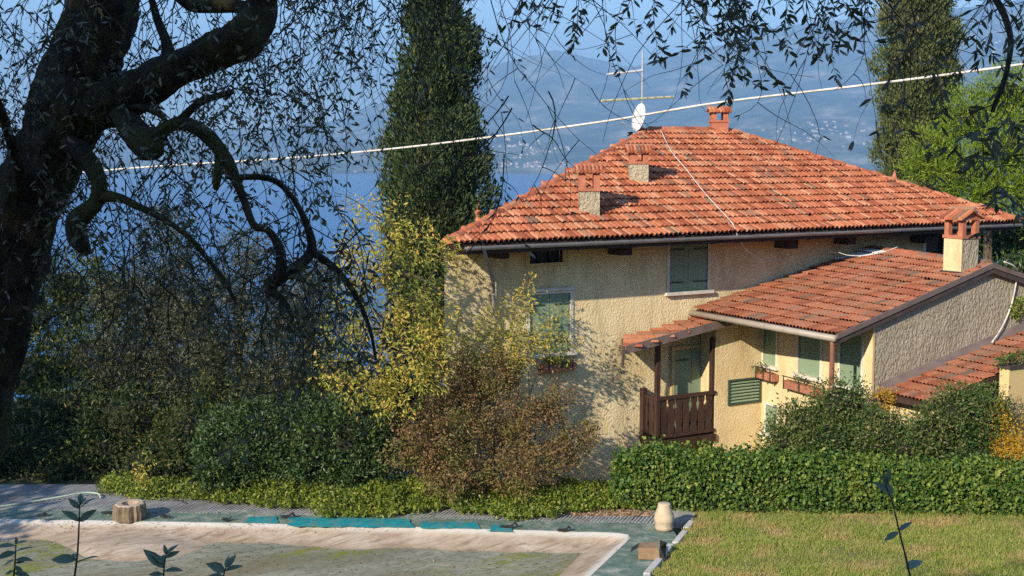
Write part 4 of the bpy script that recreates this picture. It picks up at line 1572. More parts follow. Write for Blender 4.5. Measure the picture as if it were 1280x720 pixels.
# hollow log planter
lc = on_z(163, 648, 0.02)
log = empty("hollow_log", lc, "short hollow tree-stump ring standing on the deck by the pool", "log")
mb = MB()
prof = [(0.37, 0.0), (0.38, 0.15), (0.36, 0.30), (0.345, 0.365), (0.31, 0.385), (0.20, 0.38), (0.19, 0.30), (0.18, 0.1), (0.02, 0.1)]
vs, fs = [], []
sd = 40
for i, (r_, z) in enumerate(prof):
    for k in range(sd):
        a = 2 * math.pi * k / sd
        rr = r_ * (1 + (0.05 * math.sin(a * 9) + 0.04 * math.sin(a * 17 + 1)) * (1 if i < 4 else 0.3)) * (1 + 0.05 * math.sin(a * 2))
        vs.append((lc[0] + rr * math.cos(a), lc[1] + rr * math.sin(a), lc[2] + z))
for i in range(len(prof) - 1):
    for k in range(sd):
        a, b = i * sd + k, i * sd + (k + 1) % sd
        fs.append((a, b, b + sd, a + sd))
n0 = 3 * sd
mb.add(vs, fs[:n0], 0)
mb2 = MB(); mb2.add(vs, fs[n0:])
mb.build("bark", surf("stump_bark", [(0.3, (0.10, 0.075, 0.045)), (0.7, (0.27, 0.21, 0.14))], 9, 0.95, 0.9, 20, 0.03, stretch=(1, 1, 0.25)), log)
mb2.build("cut_wood", surf("stump_wood", [(0.3, (0.36, 0.27, 0.2)), (0.7, (0.5, 0.4, 0.31))], 9, 0.9, 0.4, 20), log)

# stone vase
vc = on_z(830, 662, 0.03)
mb = MB()
mb.lathe(vc, [(0.13, 0), (0.20, 0.01), (0.215, 0.07), (0.20, 0.15), (0.225, 0.19), (0.235, 0.26), (0.215, 0.36), (0.175, 0.48), (0.145, 0.57), (0.15, 0.60), (0.145, 0.625), (0.10, 0.63)], 20)
tag(mb.build("stone_vase", surf("pale_stone", [(0.3, (0.42, 0.33, 0.22)), (0.7, (0.56, 0.46, 0.33))], 6, 0.9, 0.5, 25), None, vc, smooth=True), "pale bell-shaped stone vase at the corner of the green pool border", "vase")

# concrete pad, kerb stones, brown box
mb = MB()
pp = [on_z(836, 631), on_z(876, 629), on_z(866, 652), on_z(851, 656), on_z(832, 655)]
b_ = len(pp)
mb.add([p + [0, 0, -0.2] for p in pp] + [p + [0, 0, 0.06] for p in pp], [tuple(range(b_, 2 * b_))] + [(i, (i + 1) % b_, (i + 1) % b_ + b_, i + b_) for i in range(b_)])
mb.f = [f[::-1] for f in mb.f]
tag(mb.build("concrete_pad", surf("old_concrete", [(0.3, (0.26, 0.24, 0.21)), (0.7, (0.42, 0.39, 0.35))], 4, 0.9, 0.6, 20, grime=(0.16, 0.14, 0.11), gscale=2)), kind='structure')
ka, kb = on_z(866, 654), on_z(800, 731)
ka2 = kb + (kb - ka) * 0.8
kd = unit(ka2 - ka); ks = np.array([-kd[1], kd[0], 0])
ORD = ['first', 'second', 'third', 'fourth', 'fifth', 'sixth', 'seventh', 'eighth', 'ninth', 'tenth', 'eleventh', 'twelfth', 'thirteenth', 'fourteenth', 'fifteenth']
pos = 0.0
tot = float(np.linalg.norm(ka2 - ka))
km = surf("white_kerb_stone", [(0.3, (0.42, 0.40, 0.37)), (0.7, (0.62, 0.60, 0.56))], 5, 0.9, 0.6, 20, grime=(0.2, 0.18, 0.14), gscale=2.5)
i = 0
while pos < tot:
    ln = 0.45 + 0.75 * rng.random()
    a = ka + kd * pos; b = ka + kd * (pos + ln)
    hw = 0.075
    jz = 0.06 + 0.03 * rng.random()
    off = ks * rng.normal() * 0.02
    mb = MB()
    c8 = [a - ks * hw, b - ks * hw, b + ks * hw, a + ks * hw]
    mb.hexa([p + off + [0, 0, -0.15] for p in c8] + [p + off * 1.1 + [0, 0, jz + rng.normal() * 0.006] for p in c8])
    o = tag(mb.build("kerb_stone", km, None, a), ORD[i] + " weathered white kerb stone along the lawn, counted from the stone vase", "kerb stone", "white kerb stones edging the lawn")
    bv = o.modifiers.new("bev", 'BEVEL'); bv.width = 0.018; bv.segments = 2
    pos += ln + 0.05 + 0.2 * (rng.random() > 0.6)
    i += 1
bc = on_z(812, 697, 0.03)
bx = empty("broken_box", bc, "brown sagging cardboard box with black lining on the green border", "box")
cb = surf("brown_cardboard", [(0.3, (0.20, 0.13, 0.075)), (0.7, (0.29, 0.20, 0.12))], 4, 0.85, 0.3, 15)
Rx, Ry = R, FH
mb = MB()
def bp_(a, b, z): return bc + Rx * a + Ry * b + np.array([0, 0, z])
mb.hexa([bp_(-0.25, -0.12, 0), bp_(0.2, -0.16, 0), bp_(0.22, 0.25, 0), bp_(-0.22, 0.28, 0), bp_(-0.27, -0.10, 0.24), bp_(0.18, -0.15, 0.26), bp_(0.2, 0.22, 0.30), bp_(-0.2, 0.25, 0.24)])
mb.build("carton", cb, bx)
mb = MB()
mb.add([bp_(0.2, -0.17, 0.28), bp_(0.36, 0.0, 0.34), bp_(0.38, 0.2, 0.12), bp_(0.32, -0.18, 0.0), bp_(0.21, -0.17, 0.0), bp_(0.24, 0.24, 0.32)], [(0, 1, 5), (0, 3, 2, 1), (0, 4, 3), (1, 2, 5)])
mb.build("black_lining", MT['iron'], bx)
mb = MB(); mb.add([bp_(-0.27, -0.1, 0.245), bp_(-0.42, -0.12, 0.16), bp_(-0.38, 0.12, 0.18), bp_(-0.2, 0.25, 0.25)], [(0, 1, 2, 3)]); mb.build("flap", MT['iron'], bx)

# scraps of black rubber and a hose on the deck edge
for (x, y, s), lab in (((140, 642, 1.5), "long black rubber scrap beside the hollow log"), ((53, 645, 0.7), "black rubber scrap near the left end of the pool edge"), ((206, 647, 0.6), "small black rubber scrap right of the hollow log"), ((283, 651, 0.6), "small black rubber scrap between the log and the teal strips"), ((360, 647, 1.0), "black rubber scrap between the two left teal strips"), ((636, 660, 1.2), "curled black rubber scrap at the rightmost teal piece"), ((705, 664, 0.9), "upright black rubber scrap right of all teal strips")):
    c = on_z(x, y, 0.03)
    mb = MB()
    vs, fs = [], []
    n = 6
    for i in range(n + 1):
        t = i / n - 0.5
        q = c + R * t * 0.35 * s + np.array([0, 0, 0.02 + 0.10 * s * max(0, math.sin(i * 1.3 + x)) * (i / n)])
        vs += [q - FH * 0.06 * (1 - abs(t)), q + FH * 0.06 * (1 - abs(t)) + [0, 0, 0.03]]
    for i in range(n):
        fs.append((2 * i, 2 * i + 2, 2 * i + 3, 2 * i + 1))
    mb.add(vs, fs)
    o = tag(mb.build("rubber_scrap", MT['iron'], None, c), lab, "scrap", "rubber scraps along the pool edge")
    o.modifiers.new("t", 'SOLIDIFY').thickness = 0.015
cable("garden_hose", [on_z(-40, 639, .06), on_z(0, 633, .06), on_z(40, 627, .06), on_z(75, 621, 0.1), on_z(105, 616, 0.12), on_z(122, 617, 0.1), on_z(126, 622, 0.05)], 0.022, surf("pale_green_hose", [(0.3, (0.3, 0.4, 0.3)), (0.7, (0.4, 0.5, 0.4))], 4, 0.5), "pale green hose lying along the back of the deck at the left", "hose")
cable("fallen_twig", [on_z(216, 626, .03), on_z(222, 624, .08), on_z(228, 627, .05), on_z(233, 629, .03)], 0.014, MT['twig'], "small dark fallen twig on the grey deck", "twig", 3, 4)

# fallen leaves on the deck, border, liner and water
N = 1500
P = []
for x, y in zip(rng.uniform(-10, 800, N), 640 + 80 * rng.random(N) ** 1.6):
    P.append(on_z(x, y, 0.035 if y < 662 else wz + 0.012))
P = np.array(P)
D = rng.normal(size=(N, 3)); D[:, 2] *= 0.15
tag(leaf_obj("fallen_leaves", leaf_arrays(P, D, 0.06 * (0.5 + rng.random(N)), 0.035, 0.12, flat=0.7), leaf_mat("fallen_leaf", [(0, (0.12, 0.07, 0.035)), (0.7, (0.26, 0.17, 0.08)), (1, (0.42, 0.32, 0.12))], 0.8, 0.1)), kind='stuff')

# lawn
lawn_poly = [on_z(872, 634), on_z(858, 660), on_z(806, 728)]
lp = [uv_of(p) for p in lawn_poly]
def lawn_left(u): return float(np.interp(u, [14, lp[2][0], lp[1][0], lp[0][0], 34], [lp[2][1] - (lp[2][0] - 14) * 0.35, lp[2][1], lp[1][1], lp[0][1], lp[0][1] + .6]))
us = np.arange(19.5, 32.6, 0.35); n_v = 60
V = []
for u in us:
    l = lawn_left(u) + 0.12
    for k in range(n_v + 1):
        v = l + (22 - l) * (k / n_v)
        V.append(W(u, v, 0.02 + 0.05 * max(0, min(v, 20) - 4) * smooth(17, 21, u) + 0.03 * mnoise.noise(Vector((u * 0.7, v * 0.7, 0)))))
nv = n_v + 1
i, k = np.meshgrid(np.arange(len(us) - 1), np.arange(n_v), indexing='ij')
a = (i * nv + k).ravel()
F = np.stack([a, a + nv, a + nv + 1, a + 1], 1)[:, ::-1]
tag(np_mesh("lawn", V, F.ravel(), np.full(len(F), 4), surf("lawn_soil", [(0.3, (0.10, 0.085, 0.035)), (0.5, (0.15, 0.14, 0.05)), (0.7, (0.21, 0.17, 0.08))], 1.5, 0.95, 0.6, 20, 0.03), smooth=True), kind='structure')
grass_m = leaf_mat("grass_blades", [(0.0, (0.15, 0.24, 0.035)), (0.4, (0.25, 0.33, 0.06)), (0.75, (0.38, 0.39, 0.11)), (1.0, (0.58, 0.48, 0.22))], 0.7, 0.35, 0.2, patch=[(0.0, (0.44, 0.34, 0.15)), (0.6, (0.58, 0.44, 0.22)), (1.0, (0.28, 0.28, 0.07))], pscale=1.1, tint=(1.3, 1.2, 0.6))
N = 170000
u = rng.uniform(21.5, 32.3, N); vmax = 0.48 * u
l = np.interp(u, [14, lp[2][0], lp[1][0], lp[0][0], 34], [lp[2][1] - (lp[2][0] - 14) * 0.35, lp[2][1], lp[1][1], lp[0][1], lp[0][1] + .6]) + 0.10 + 0.16 * np.sin(u * 3.1) * np.sin(u * 7.3 + 1)
v = l + rng.random(N) * (vmax - l)
P = FH * u[:, None] + R * v[:, None]
P[:, 2] = 0.015 + 0.05 * np.clip(np.minimum(v, 20) - 4, 0, None)
hmap = np.array([mnoise.noise(Vector((a * 0.9, b * 0.9, 3.0))) for a, b in zip(u, v)])
hm2 = np.array([mnoise.noise(Vector((a * 3.3, b * 3.3, 8.0))) for a, b in zip(u, v)])
h = (0.045 + 0.06 * rng.random(N)) * np.clip(1 + 0.8 * hmap + 1.5 * np.clip(hm2 - 0.1, 0, 1), 0.3, 3)
D = rng.normal(size=(N, 3)) * 0.55; D[:, 2] = 1.0
tip = P + unit(D) * h[:, None]
sv = unit(np.cross(D, rng.normal(size=(N, 3)))) * 0.009
V = np.stack([P - sv, P + sv, tip], 1).reshape(-1, 3)
tag(np_mesh("grass", V, np.arange(3 * N), np.full(N, 3), grass_m), kind='stuff')

# ------------------------------------------------------------------ plant materials
LM = {
    'ivy': leaf_mat("ivy_leaf", [(0.0, (0.028, 0.065, 0.012)), (0.45, (0.065, 0.13, 0.024)), (0.85, (0.13, 0.20, 0.035)), (1.0, (0.26, 0.29, 0.06))], 0.5, 0.15, 0.25, patch=[(0.0, (0.06, 0.11, 0.02)), (0.6, (0.15, 0.21, 0.035)), (1.0, (0.28, 0.31, 0.06))], pscale=1.1),
    'ground': leaf_mat("ground_cover_leaf", [(0.0, (0.07, 0.13, 0.015)), (0.4, (0.14, 0.20, 0.025)), (0.8, (0.22, 0.26, 0.035)), (1.0, (0.34, 0.31, 0.05))], 0.45, 0.25, 0.4),
    'shrub': leaf_mat("broadleaf_shrub", [(0.0, (0.03, 0.065, 0.013)), (0.5, (0.06, 0.115, 0.022)), (0.85, (0.11, 0.155, 0.035)), (0.96, (0.22, 0.20, 0.08)), (1.0, (0.36, 0.27, 0.16))], 0.45, 0.2, 0.4, patch=[(0.0, (0.05, 0.09, 0.018)), (0.5, (0.11, 0.14, 0.03)), (0.93, (0.20, 0.19, 0.06)), (1.0, (0.42, 0.27, 0.2))], pscale=1.4),
    'myrtle': leaf_mat("autumn_myrtle_leaf", [(0.0, (0.10, 0.065, 0.03)), (0.3, (0.21, 0.125, 0.05)), (0.55, (0.17, 0.15, 0.045)), (0.8, (0.28, 0.20, 0.085)), (0.95, (0.28, 0.10, 0.06)), (1.0, (0.38, 0.27, 0.15))], 0.55, 0.25, 0.3, patch=[(0.0, (0.08, 0.10, 0.02)), (0.6, (0.16, 0.185, 0.04)), (0.9, (0.25, 0.23, 0.06)), (1.0, (0.3, 0.1, 0.06))], pscale=1.5, tint=(1.2, 1.0, 0.7)),
    'laurel': leaf_mat("dark_laurel_leaf", [(0.0, (0.016, 0.042, 0.014)), (0.5, (0.042, 0.082, 0.018)), (0.9, (0.08, 0.125, 0.026)), (1.0, (0.13, 0.16, 0.04))], 0.45, 0.15, 0.5),
    'mixed': leaf_mat("mixed_bank_leaf", [(0.0, (0.02, 0.04, 0.012)), (0.6, (0.045, 0.075, 0.018)), (0.92, (0.08, 0.10, 0.022)), (1.0, (0.18, 0.14, 0.03))], 0.5, 0.25, 0.4, patch=[(0.0, (0.03, 0.055, 0.012)), (0.75, (0.07, 0.10, 0.02)), (0.93, (0.16, 0.17, 0.03)), (1.0, (0.26, 0.17, 0.03))], pscale=0.5),
    'olive': leaf_mat("olive_leaf", [(0.0, (0.05, 0.055, 0.03)), (0.5, (0.095, 0.095, 0.055)), (0.8, (0.15, 0.14, 0.09)), (1.0, (0.28, 0.24, 0.18))], 0.5, 0.25, 0.45),
    'olive_far': leaf_mat("grey_olive_leaf", [(0.0, (0.03, 0.042, 0.02)), (0.5, (0.055, 0.068, 0.034)), (0.85, (0.10, 0.105, 0.055)), (1.0, (0.22, 0.19, 0.12))], 0.5, 0.2, 0.35),
    'cypress': leaf_mat("cypress_spray", [(0.0, (0.02, 0.042, 0.016)), (0.5, (0.042, 0.072, 0.025)), (0.85, (0.075, 0.10, 0.034)), (1.0, (0.12, 0.125, 0.045))], 0.7, 0.08, 0.2),
    'cypress2': leaf_mat("brownish_cypress_spray", [(0.0, (0.045, 0.07, 0.022)), (0.5, (0.09, 0.12, 0.037)), (0.85, (0.14, 0.155, 0.05)), (1.0, (0.21, 0.19, 0.085))], 0.7, 0.08, 0.2, patch=[(0, (0.09, 0.10, 0.04)), (1, (0.19, 0.17, 0.08))], pscale=0.7),
    'pine': leaf_mat("bright_pine_needles", [(0.0, (0.07, 0.14, 0.012)), (0.5, (0.17, 0.26, 0.02)), (1.0, (0.32, 0.37, 0.04))], 0.5, 0.3, 0.3),
    'yellow': leaf_mat("yellowing_leaf", [(0.0, (0.18, 0.25, 0.04)), (0.35, (0.40, 0.39, 0.07)), (0.7, (0.60, 0.48, 0.11)), (1.0, (0.60, 0.36, 0.10))], 0.55, 0.35, 0.3, patch=[(0, (0.12, 0.17, 0.03)), (1, (0.24, 0.26, 0.05))], pscale=0.7, tint=(1.2, 1.1, 0.6)),
    'gold': leaf_mat("golden_leaf", [(0.0, (0.45, 0.25, 0.02)), (0.6, (0.6, 0.36, 0.03)), (1.0, (0.45, 0.36, 0.06))], 0.55, 0.35, 0.3),
    'shoot': leaf_mat("dark_shoot_leaf", [(0.0, (0.12, 0.165, 0.10)), (1.0, (0.17, 0.22, 0.14))], 0.55, 0.15, 0.5),
}


def plant(name, base, label, cat, group=None):
    return empty(name, base, label, cat, group)


# ------------------------------------------------------------------ ivy hedge
h0, h1 = on_z(766, 637), on_z(1330, 646, 0.45)
hd = unit(h1 - h0); hn = np.array([-hd[1], hd[0], 0.0])
hedge = plant("ivy_hedge", h0 + hn * 0.6, "long clipped dark green ivy hedge between the lawn and the annex", "hedge")
HL = float(np.linalg.norm(h1 - h0)) + 6.0
def hedge_h(s): return 1.38 - 0.40 * smooth(0.7, 0.0, s) + 0.16 * mnoise.noise(Vector((s * 0.6, 1.0, 0))) + 0.13 * mnoise.noise(Vector((s * 1.9, 5.0, 0))) - 0.22 * smooth(2, 8, s)
nl = 34000
s = rng.random(nl) * HL
face = rng.random(nl)
P = np.zeros((nl, 3)); O = np.zeros((nl, 3))
for i in range(nl):
    hh = hedge_h(s[i])
    bul = 0.20 * mnoise.noise(Vector((s[i] * 1.1, face[i] * 4, 2.0))) + 0.10 * mnoise.noise(Vector((s[i] * 3.3, face[i] * 9, 7.0)))
    if face[i] < 0.66:
        z = hh * math.sqrt(rng.random()) if rng.random() < .3 else hh * rng.random()
        dpt = -0.02 + bul + 0.10 * abs(rng.normal()) + 0.30 * max(0, z / hh - 0.7) ** 1.0
        P[i] = h0 + hd * s[i] + hn * dpt + [0, 0, z]; O[i] = -hn
    elif face[i] < 0.92:
        P[i] = h0 + hd * s[i] + hn * (0.05 + 0.75 * rng.random()) + [0, 0, hh - 0.1 + 0.12 * rng.random() + 0.25 * rng.random() ** 8]; O[i] = [0, 0, 1]
    else:
        P[i] = h0 + hd * (0.02 + 0.12 * abs(rng.normal()) + bul) + hn * (0.05 + 0.75 * rng.random()) + [0, 0, hh * rng.random()]; O[i] = -hd
S0 = (s < 0.45) & (face < 0.92)
P[S0] += hn * (0.45 - s[S0])[:, None] * 0.5
D = O * 0.35 + rng.normal(size=(nl, 3)) * 0.55 + np.array([0, 0, -0.35])
# leaves lie roughly flat against the hedge face
V = leaf_arrays(P, D, 0.085 * (0.5 + 1.0 * rng.random(nl)), 0.085 * (0.7 + 0.6 * rng.random(nl)), 0.12)
o = leaf_obj("foliage", V, LM['ivy'], hedge); o['kind'] = 'stuff'
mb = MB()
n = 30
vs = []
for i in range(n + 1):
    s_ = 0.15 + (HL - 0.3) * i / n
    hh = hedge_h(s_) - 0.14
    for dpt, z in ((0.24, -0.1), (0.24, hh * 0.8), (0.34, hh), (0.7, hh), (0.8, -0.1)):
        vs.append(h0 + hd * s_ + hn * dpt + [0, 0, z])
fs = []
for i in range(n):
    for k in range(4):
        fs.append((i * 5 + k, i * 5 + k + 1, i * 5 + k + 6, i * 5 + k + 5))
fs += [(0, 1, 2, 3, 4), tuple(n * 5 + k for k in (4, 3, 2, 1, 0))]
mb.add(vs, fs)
mb.build("dark_filler_core", MT['inner'], hedge)  # added hedge filler, its dark colour stands for shade among the twigs

# ------------------------------------------------------------------ shrubs behind the hedge
def shrub(name, label, cat, mat, blobs, base, n, per, clr, L, Wd, group=None, do_core=0.6, nst=5, **kw):
    p = plant(name, base, label, cat, group)
    o = crown("foliage", p, LM[mat], blobs, n, per, clr, L, Wd, **kw)
    if do_core:
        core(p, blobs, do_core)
    tips = [np.array(b[0]) + rng.normal(size=3) * np.array(b[1]) * 0.3 for b in blobs][:nst]
    while len(tips) < nst:
        b = blobs[rng.integers(len(blobs))]
        tips.append(np.array(b[0]) + rng.normal(size=3) * np.array(b[1]) * 0.35)
    stems(p, base, tips, 0.03)
    return p


def gbase(x, d, z=0.0):
    p = at(x, 400, d); p[2] = z
    return p


bx1 = [ell(1010, 535, 31.6, 52, 36, 0.6), ell(1050, 512, 31.6, 42, 38, 0.6), ell(985, 555, 31.3, 36, 24, 0.5), ell(1042, 550, 31.3, 60, 30, 0.5)]
shrub("laurel_shrub", "tall glossy shrub with pale leaf tips in front of the annex windows", "shrub", 'shrub', bx1, gbase(1025, 31.5), 950, 14, 0.10, 0.085, 0.042, do_core=0.7, lump=0.5, shell=0.6)
bx2 = [ell(1110, 548, 31.0, 48, 30, 0.5), ell(1140, 560, 30.9, 52, 24, 0.5), ell(1090, 530, 31.1, 25, 22, 0.4)]
shrub("mixed_shrub", "lower mixed green shrub behind the middle of the hedge", "shrub", 'shrub', bx2, gbase(1120, 31.0), 640, 14, 0.10, 0.085, 0.042, do_core=0.7, lump=0.5)
bx3 = [ell(1196, 525, 30.5, 40, 40, 0.5), ell(1230, 525, 30.4, 30, 36, 0.5), ell(1160, 545, 30.6, 32, 30, 0.5)]
shrub("laurel_shrub", "upright dark shrub growing against the lower tiled roof", "shrub", 'shrub', bx3, gbase(1200, 30.5), 640, 14, 0.10, 0.085, 0.042, do_core=0.7, lump=0.5)
bx4 = [ell(1262, 548, 30.1, 26, 28, 0.4), ell(1245, 520, 30.15, 13, 18, 0.3), ell(1280, 560, 30.0, 26, 20, 0.4)]
shrub("golden_shrub", "golden yellow shrub beside the yellow wall block", "shrub", 'gold', bx4, gbase(1262, 30.1), 260, 12, 0.09, 0.06, 0.03, do_core=0.0, shell=0.4)
shrub("grey_bush", "dull lilac-grey bush between the yellow wall and golden shrub", "shrub", 'olive_far', [ell(1268, 520, 30.3, 26, 20, 0.35)], gbase(1268, 30.3), 150, 12, 0.08, 0.05, 0.02, do_core=0.0, shell=0.4)
shrub("yellow_sprig", "small yellowing sprig at the foot of the grey gable", "plant", 'gold', [ell(1108, 498, 31.9, 14, 14, 0.2)], gbase(1105, 31.9), 40, 10, 0.07, 0.06, 0.03, do_core=0.0, nst=2, shell=0.3)
pt = on_y(1262, 449, 20.74)
shrub("parapet_plant", "trailing green plant on top of the yellow wall block", "plant", 'shrub', [((pt[0] - 0.1, pt[1], pt[2]), (0.25, 0.14, 0.10)), ((pt[0] + 0.4, pt[1], pt[2]), (0.3, 0.14, 0.12))], (pt[0], pt[1], ZTP + 0.07), 70, 9, 0.05, 0.07, 0.04, do_core=0.0, nst=3, shell=0.3)
pt = on_y(1275, 385, 22.9)
shrub("wall_creeper", "small green creeper on the grey gable at the right edge", "plant", 'ground', [((pt[0], 22.93, pt[2]), (0.3, 0.06, 0.25))], (pt[0], 22.95, pt[2] - 0.3), 40, 8, 0.05, 0.07, 0.05, do_core=0.0, nst=2, shell=0.3)
for (a, lab) in ((960, "farthest annex flower box"), (1008, "middle annex flower box")):
    q = fr_al.px(a, 466 if a == 960 else 480)
    c = fr_al.P(q[0], q[1] + 0.12, 0.2)
    shrub("window_plant", "sparse plant growing in the " + lab, "plant", 'shrub', [(np.array(c), (0.12, 0.35, 0.16))], c, 22, 6, 0.05, 0.06, 0.03, do_core=0.0, nst=2, shell=0.3)
shrub("window_plant", "trailing plant in the flower box of the main facade window", "plant", 'ground', [(np.array(fr_f.P(win1[0] + .75, 3.22, 0.2)), (0.5, 0.12, 0.14))], fr_f.P(win1[0] + .75, 3.1, 0.17), 50, 7, 0.05, 0.07, 0.04, do_core=0.0, nst=2, shell=0.3)

# ------------------------------------------------------------------ ground cover along the back of the deck
N = 26000
xx = rng.uniform(236, 790, N)
top = np.interp(xx, [236, 262, 330, 392, 400, 560, 690, 760, 792], [613, 610, 607, 606, 606, 606, 614, 628, 634])
bot = np.interp(xx, [236, 262, 300, 330, 385, 392, 470, 520, 560, 640, 690, 720, 760, 792], [622, 632, 634, 638, 640, 650, 651, 645, 641, 654, 650, 645, 641, 640])
P = np.zeros((N, 3))
for i in range(N):
    q = rng.random()
    gy = bot[i] + mnoise.noise(Vector((xx[i] * 0.06, 0.0, 0))) * 4
    g = on_z(xx[i], gy - 1, 0.0)
    depth = rng.random() * 1.9
    hh = 0.16 + 0.42 * smooth(0, 0.9, depth) * (0.75 + 0.5 * mnoise.noise(Vector((xx[i] * 0.03, depth, 4)))) * smooth(800, 700, xx[i]) 
    P[i] = g + FH * depth + [0, 0, hh * rng.random() ** 0.35]
D = rng.normal(size=(N, 3)) * 0.7 + np.array([0, 0, 0.35]) - FH * 0.35
gc = leaf_obj("ground_cover", leaf_arrays(P, D, 0.085 * (0.6 + 0.8 * rng.random(N)), 0.06 * (0.6 + 0.8 * rng.random(N)), 0.12), LM['ground'])
tag(gc, kind='stuff')
N = 5000
xx = rng.uniform(120, 262, N)
P = np.zeros((N, 3))
for i in range(N):
    g = on_z(xx[i], np.interp(xx[i], [120, 170, 262], [617, 626, 626]) + rng.normal() * 1.5, 0.0)
    P[i] = g + FH * rng.random() * 1.2 + [0, 0, 0.3 * rng.random()]
D = rng.normal(size=(N, 3)) * 0.7 + np.array([0, 0, 0.35])
tag(leaf_obj("ground_cover", leaf_arrays(P, D, 0.08 * (0.6 + 0.8 * rng.random(N)), 0.05, 0.12), LM['ground']), kind='stuff')
# dry leaf litter at the foot of the wall
N = 2500
P = np.array([on_z(x, y, 0.02) for x, y in zip(rng.uniform(715, 815, N), rng.uniform(628, 645, N))])
D = rng.normal(size=(N, 3)); D[:, 2] *= 0.25
tag(leaf_obj("leaf_litter", leaf_arrays(P, D, 0.07, 0.05, 0.1), leaf_mat("dry_leaf", [(0, (0.2, 0.12, 0.06)), (1, (0.4, 0.28, 0.18))], 0.8, 0.1)), kind='stuff')

# ------------------------------------------------------------------ autumn crape myrtle in front of the facade
mb_ = [ell(610, 520, 31.6, 70, 56, 0.6), ell(560, 545, 31.2, 62, 50, 0.7), ell(670, 540, 31.7, 56, 52, 0.6), ell(520, 560, 30.9, 44, 38, 0.7), ell(718, 556, 31.9, 34, 24, 0.4), ell(620, 470, 31.8, 58, 32, 0.5), ell(660, 585, 31.4, 66, 30, 0.6), ell(560, 590, 31.0, 62, 24, 0.7), ell(695, 500, 32.0, 32, 28, 0.4), ell(575, 480, 31.6, 36, 30, 0.5), ell(735, 545, 32.0, 16, 14, 0.3)]
my = plant("crape_myrtle", gbase(610, 31.4, -0.3), "wide brown and russet autumn bush in front of the main facade", "bush")
crown("foliage", my, LM['myrtle'], mb_, 880, 30, 0.10, 0.08, 0.042, shell=0.3, front=0.45, lump=0.7)
for k in range(34):
    b = mb_[rng.integers(len(mb_))]
    t = np.array(b[0]) + rng.normal(size=3) * np.array(b[1]) * 0.5
    stems(my, gbase(600 + rng.normal() * 40, 31.4, -0.3), [t], 0.022, sides=4)

# tall sprigs in front of the facade with yellow-green leaves
sp = plant("yellow_green_shrub", gbase(640, 32.2, -0.5), "loose yellow-green sprigs rising in front of the wall left of the shuttered window", "shrub")
bl = [ell(655, 380, 32.4, 20, 28, 0.3), ell(690, 425, 32.4, 36, 28, 0.3), ell(640, 440, 32.1, 44, 34, 0.4), ell(590, 430, 31.7, 36, 40, 0.4), ell(615, 400, 31.9, 18, 20, 0.3), ell(705, 385, 32.6, 12, 9, 0.2), ell(650, 415, 32.2, 30, 26, 0.3)]
crown("foliage", sp, LM['yellow'], bl, 330, 10, 0.10, 0.095, 0.042, shell=0.2, droop=0.3)
for b in bl:
    stems(sp, gbase(640 + rng.normal() * 20, 32.1, -0.5), [np.array(b[0]) + [0, 0, b[1][2] * 0.8]], 0.018, sides=4)

# ------------------------------------------------------------------ yellow tree at the house's left corner
yt = plant("yellow_tree", gbase(462, 33.6, -0.2), "loose yellow-leaved tree at the left corner of the house", "tree")
mb = MB(); mb.tube(spline([gbase(462, 33.6, -0.5), at(468, 500, 33.2), at(482, 400, 31.6), at(492, 290, 30.8)], 4), [0.09, 0.085, 0.08, 0.07, 0.065, 0.06, 0.055, 0.05, 0.045, 0.04, 0.03, 0.025, 0.02], 7); mb.build("trunk", MT['stem'], yt)
bl = [ell(485, 275, 30.6, 34, 32, 0.5), ell(520, 310, 30.5, 40, 34, 0.6), ell(475, 330, 30.4, 40, 38, 0.6), ell(520, 370, 30.3, 42, 40, 0.6), ell(470, 390, 30.2, 40, 40, 0.6), ell(440, 290, 30.6, 24, 40, 0.4), ell(436, 400, 30.0, 36, 44, 0.5), ell(455, 345, 30.2, 36, 40, 0.5), ell(490, 490, 30.2, 40, 30, 0.5), ell(558, 315, 30.6, 22, 22, 0.3), ell(562, 372, 30.4, 18, 30, 0.3), ell(552, 425, 30.4, 20, 26, 0.3), ell(535, 460, 30.2, 30, 40, 0.4), ell(510, 430, 30.2, 46, 36, 0.6), ell(425, 455, 30.0, 30, 34, 0.5), ell(450, 480, 30.0, 40, 34, 0.6), ell(540, 400, 30.3, 20, 34, 0.4)]
for b in bl:
    mb = MB(); m0 = at(490, 330 + rng.random() * 130, 30.5)
    mb.tube(spline([m0, (m0 + b[0]) / 2 + [0, 0, 0.15], b[0]], 3), [0.035, 0.03, 0.027, 0.024, 0.02, 0.016, 0.01], 5); mb.build("limb", MT['stem'], yt)
crown("foliage", yt, LM['yellow'], bl, 420, 17, 0.12, 0.12, 0.044, shell=0.25, droop=0.5, lump=0.5)

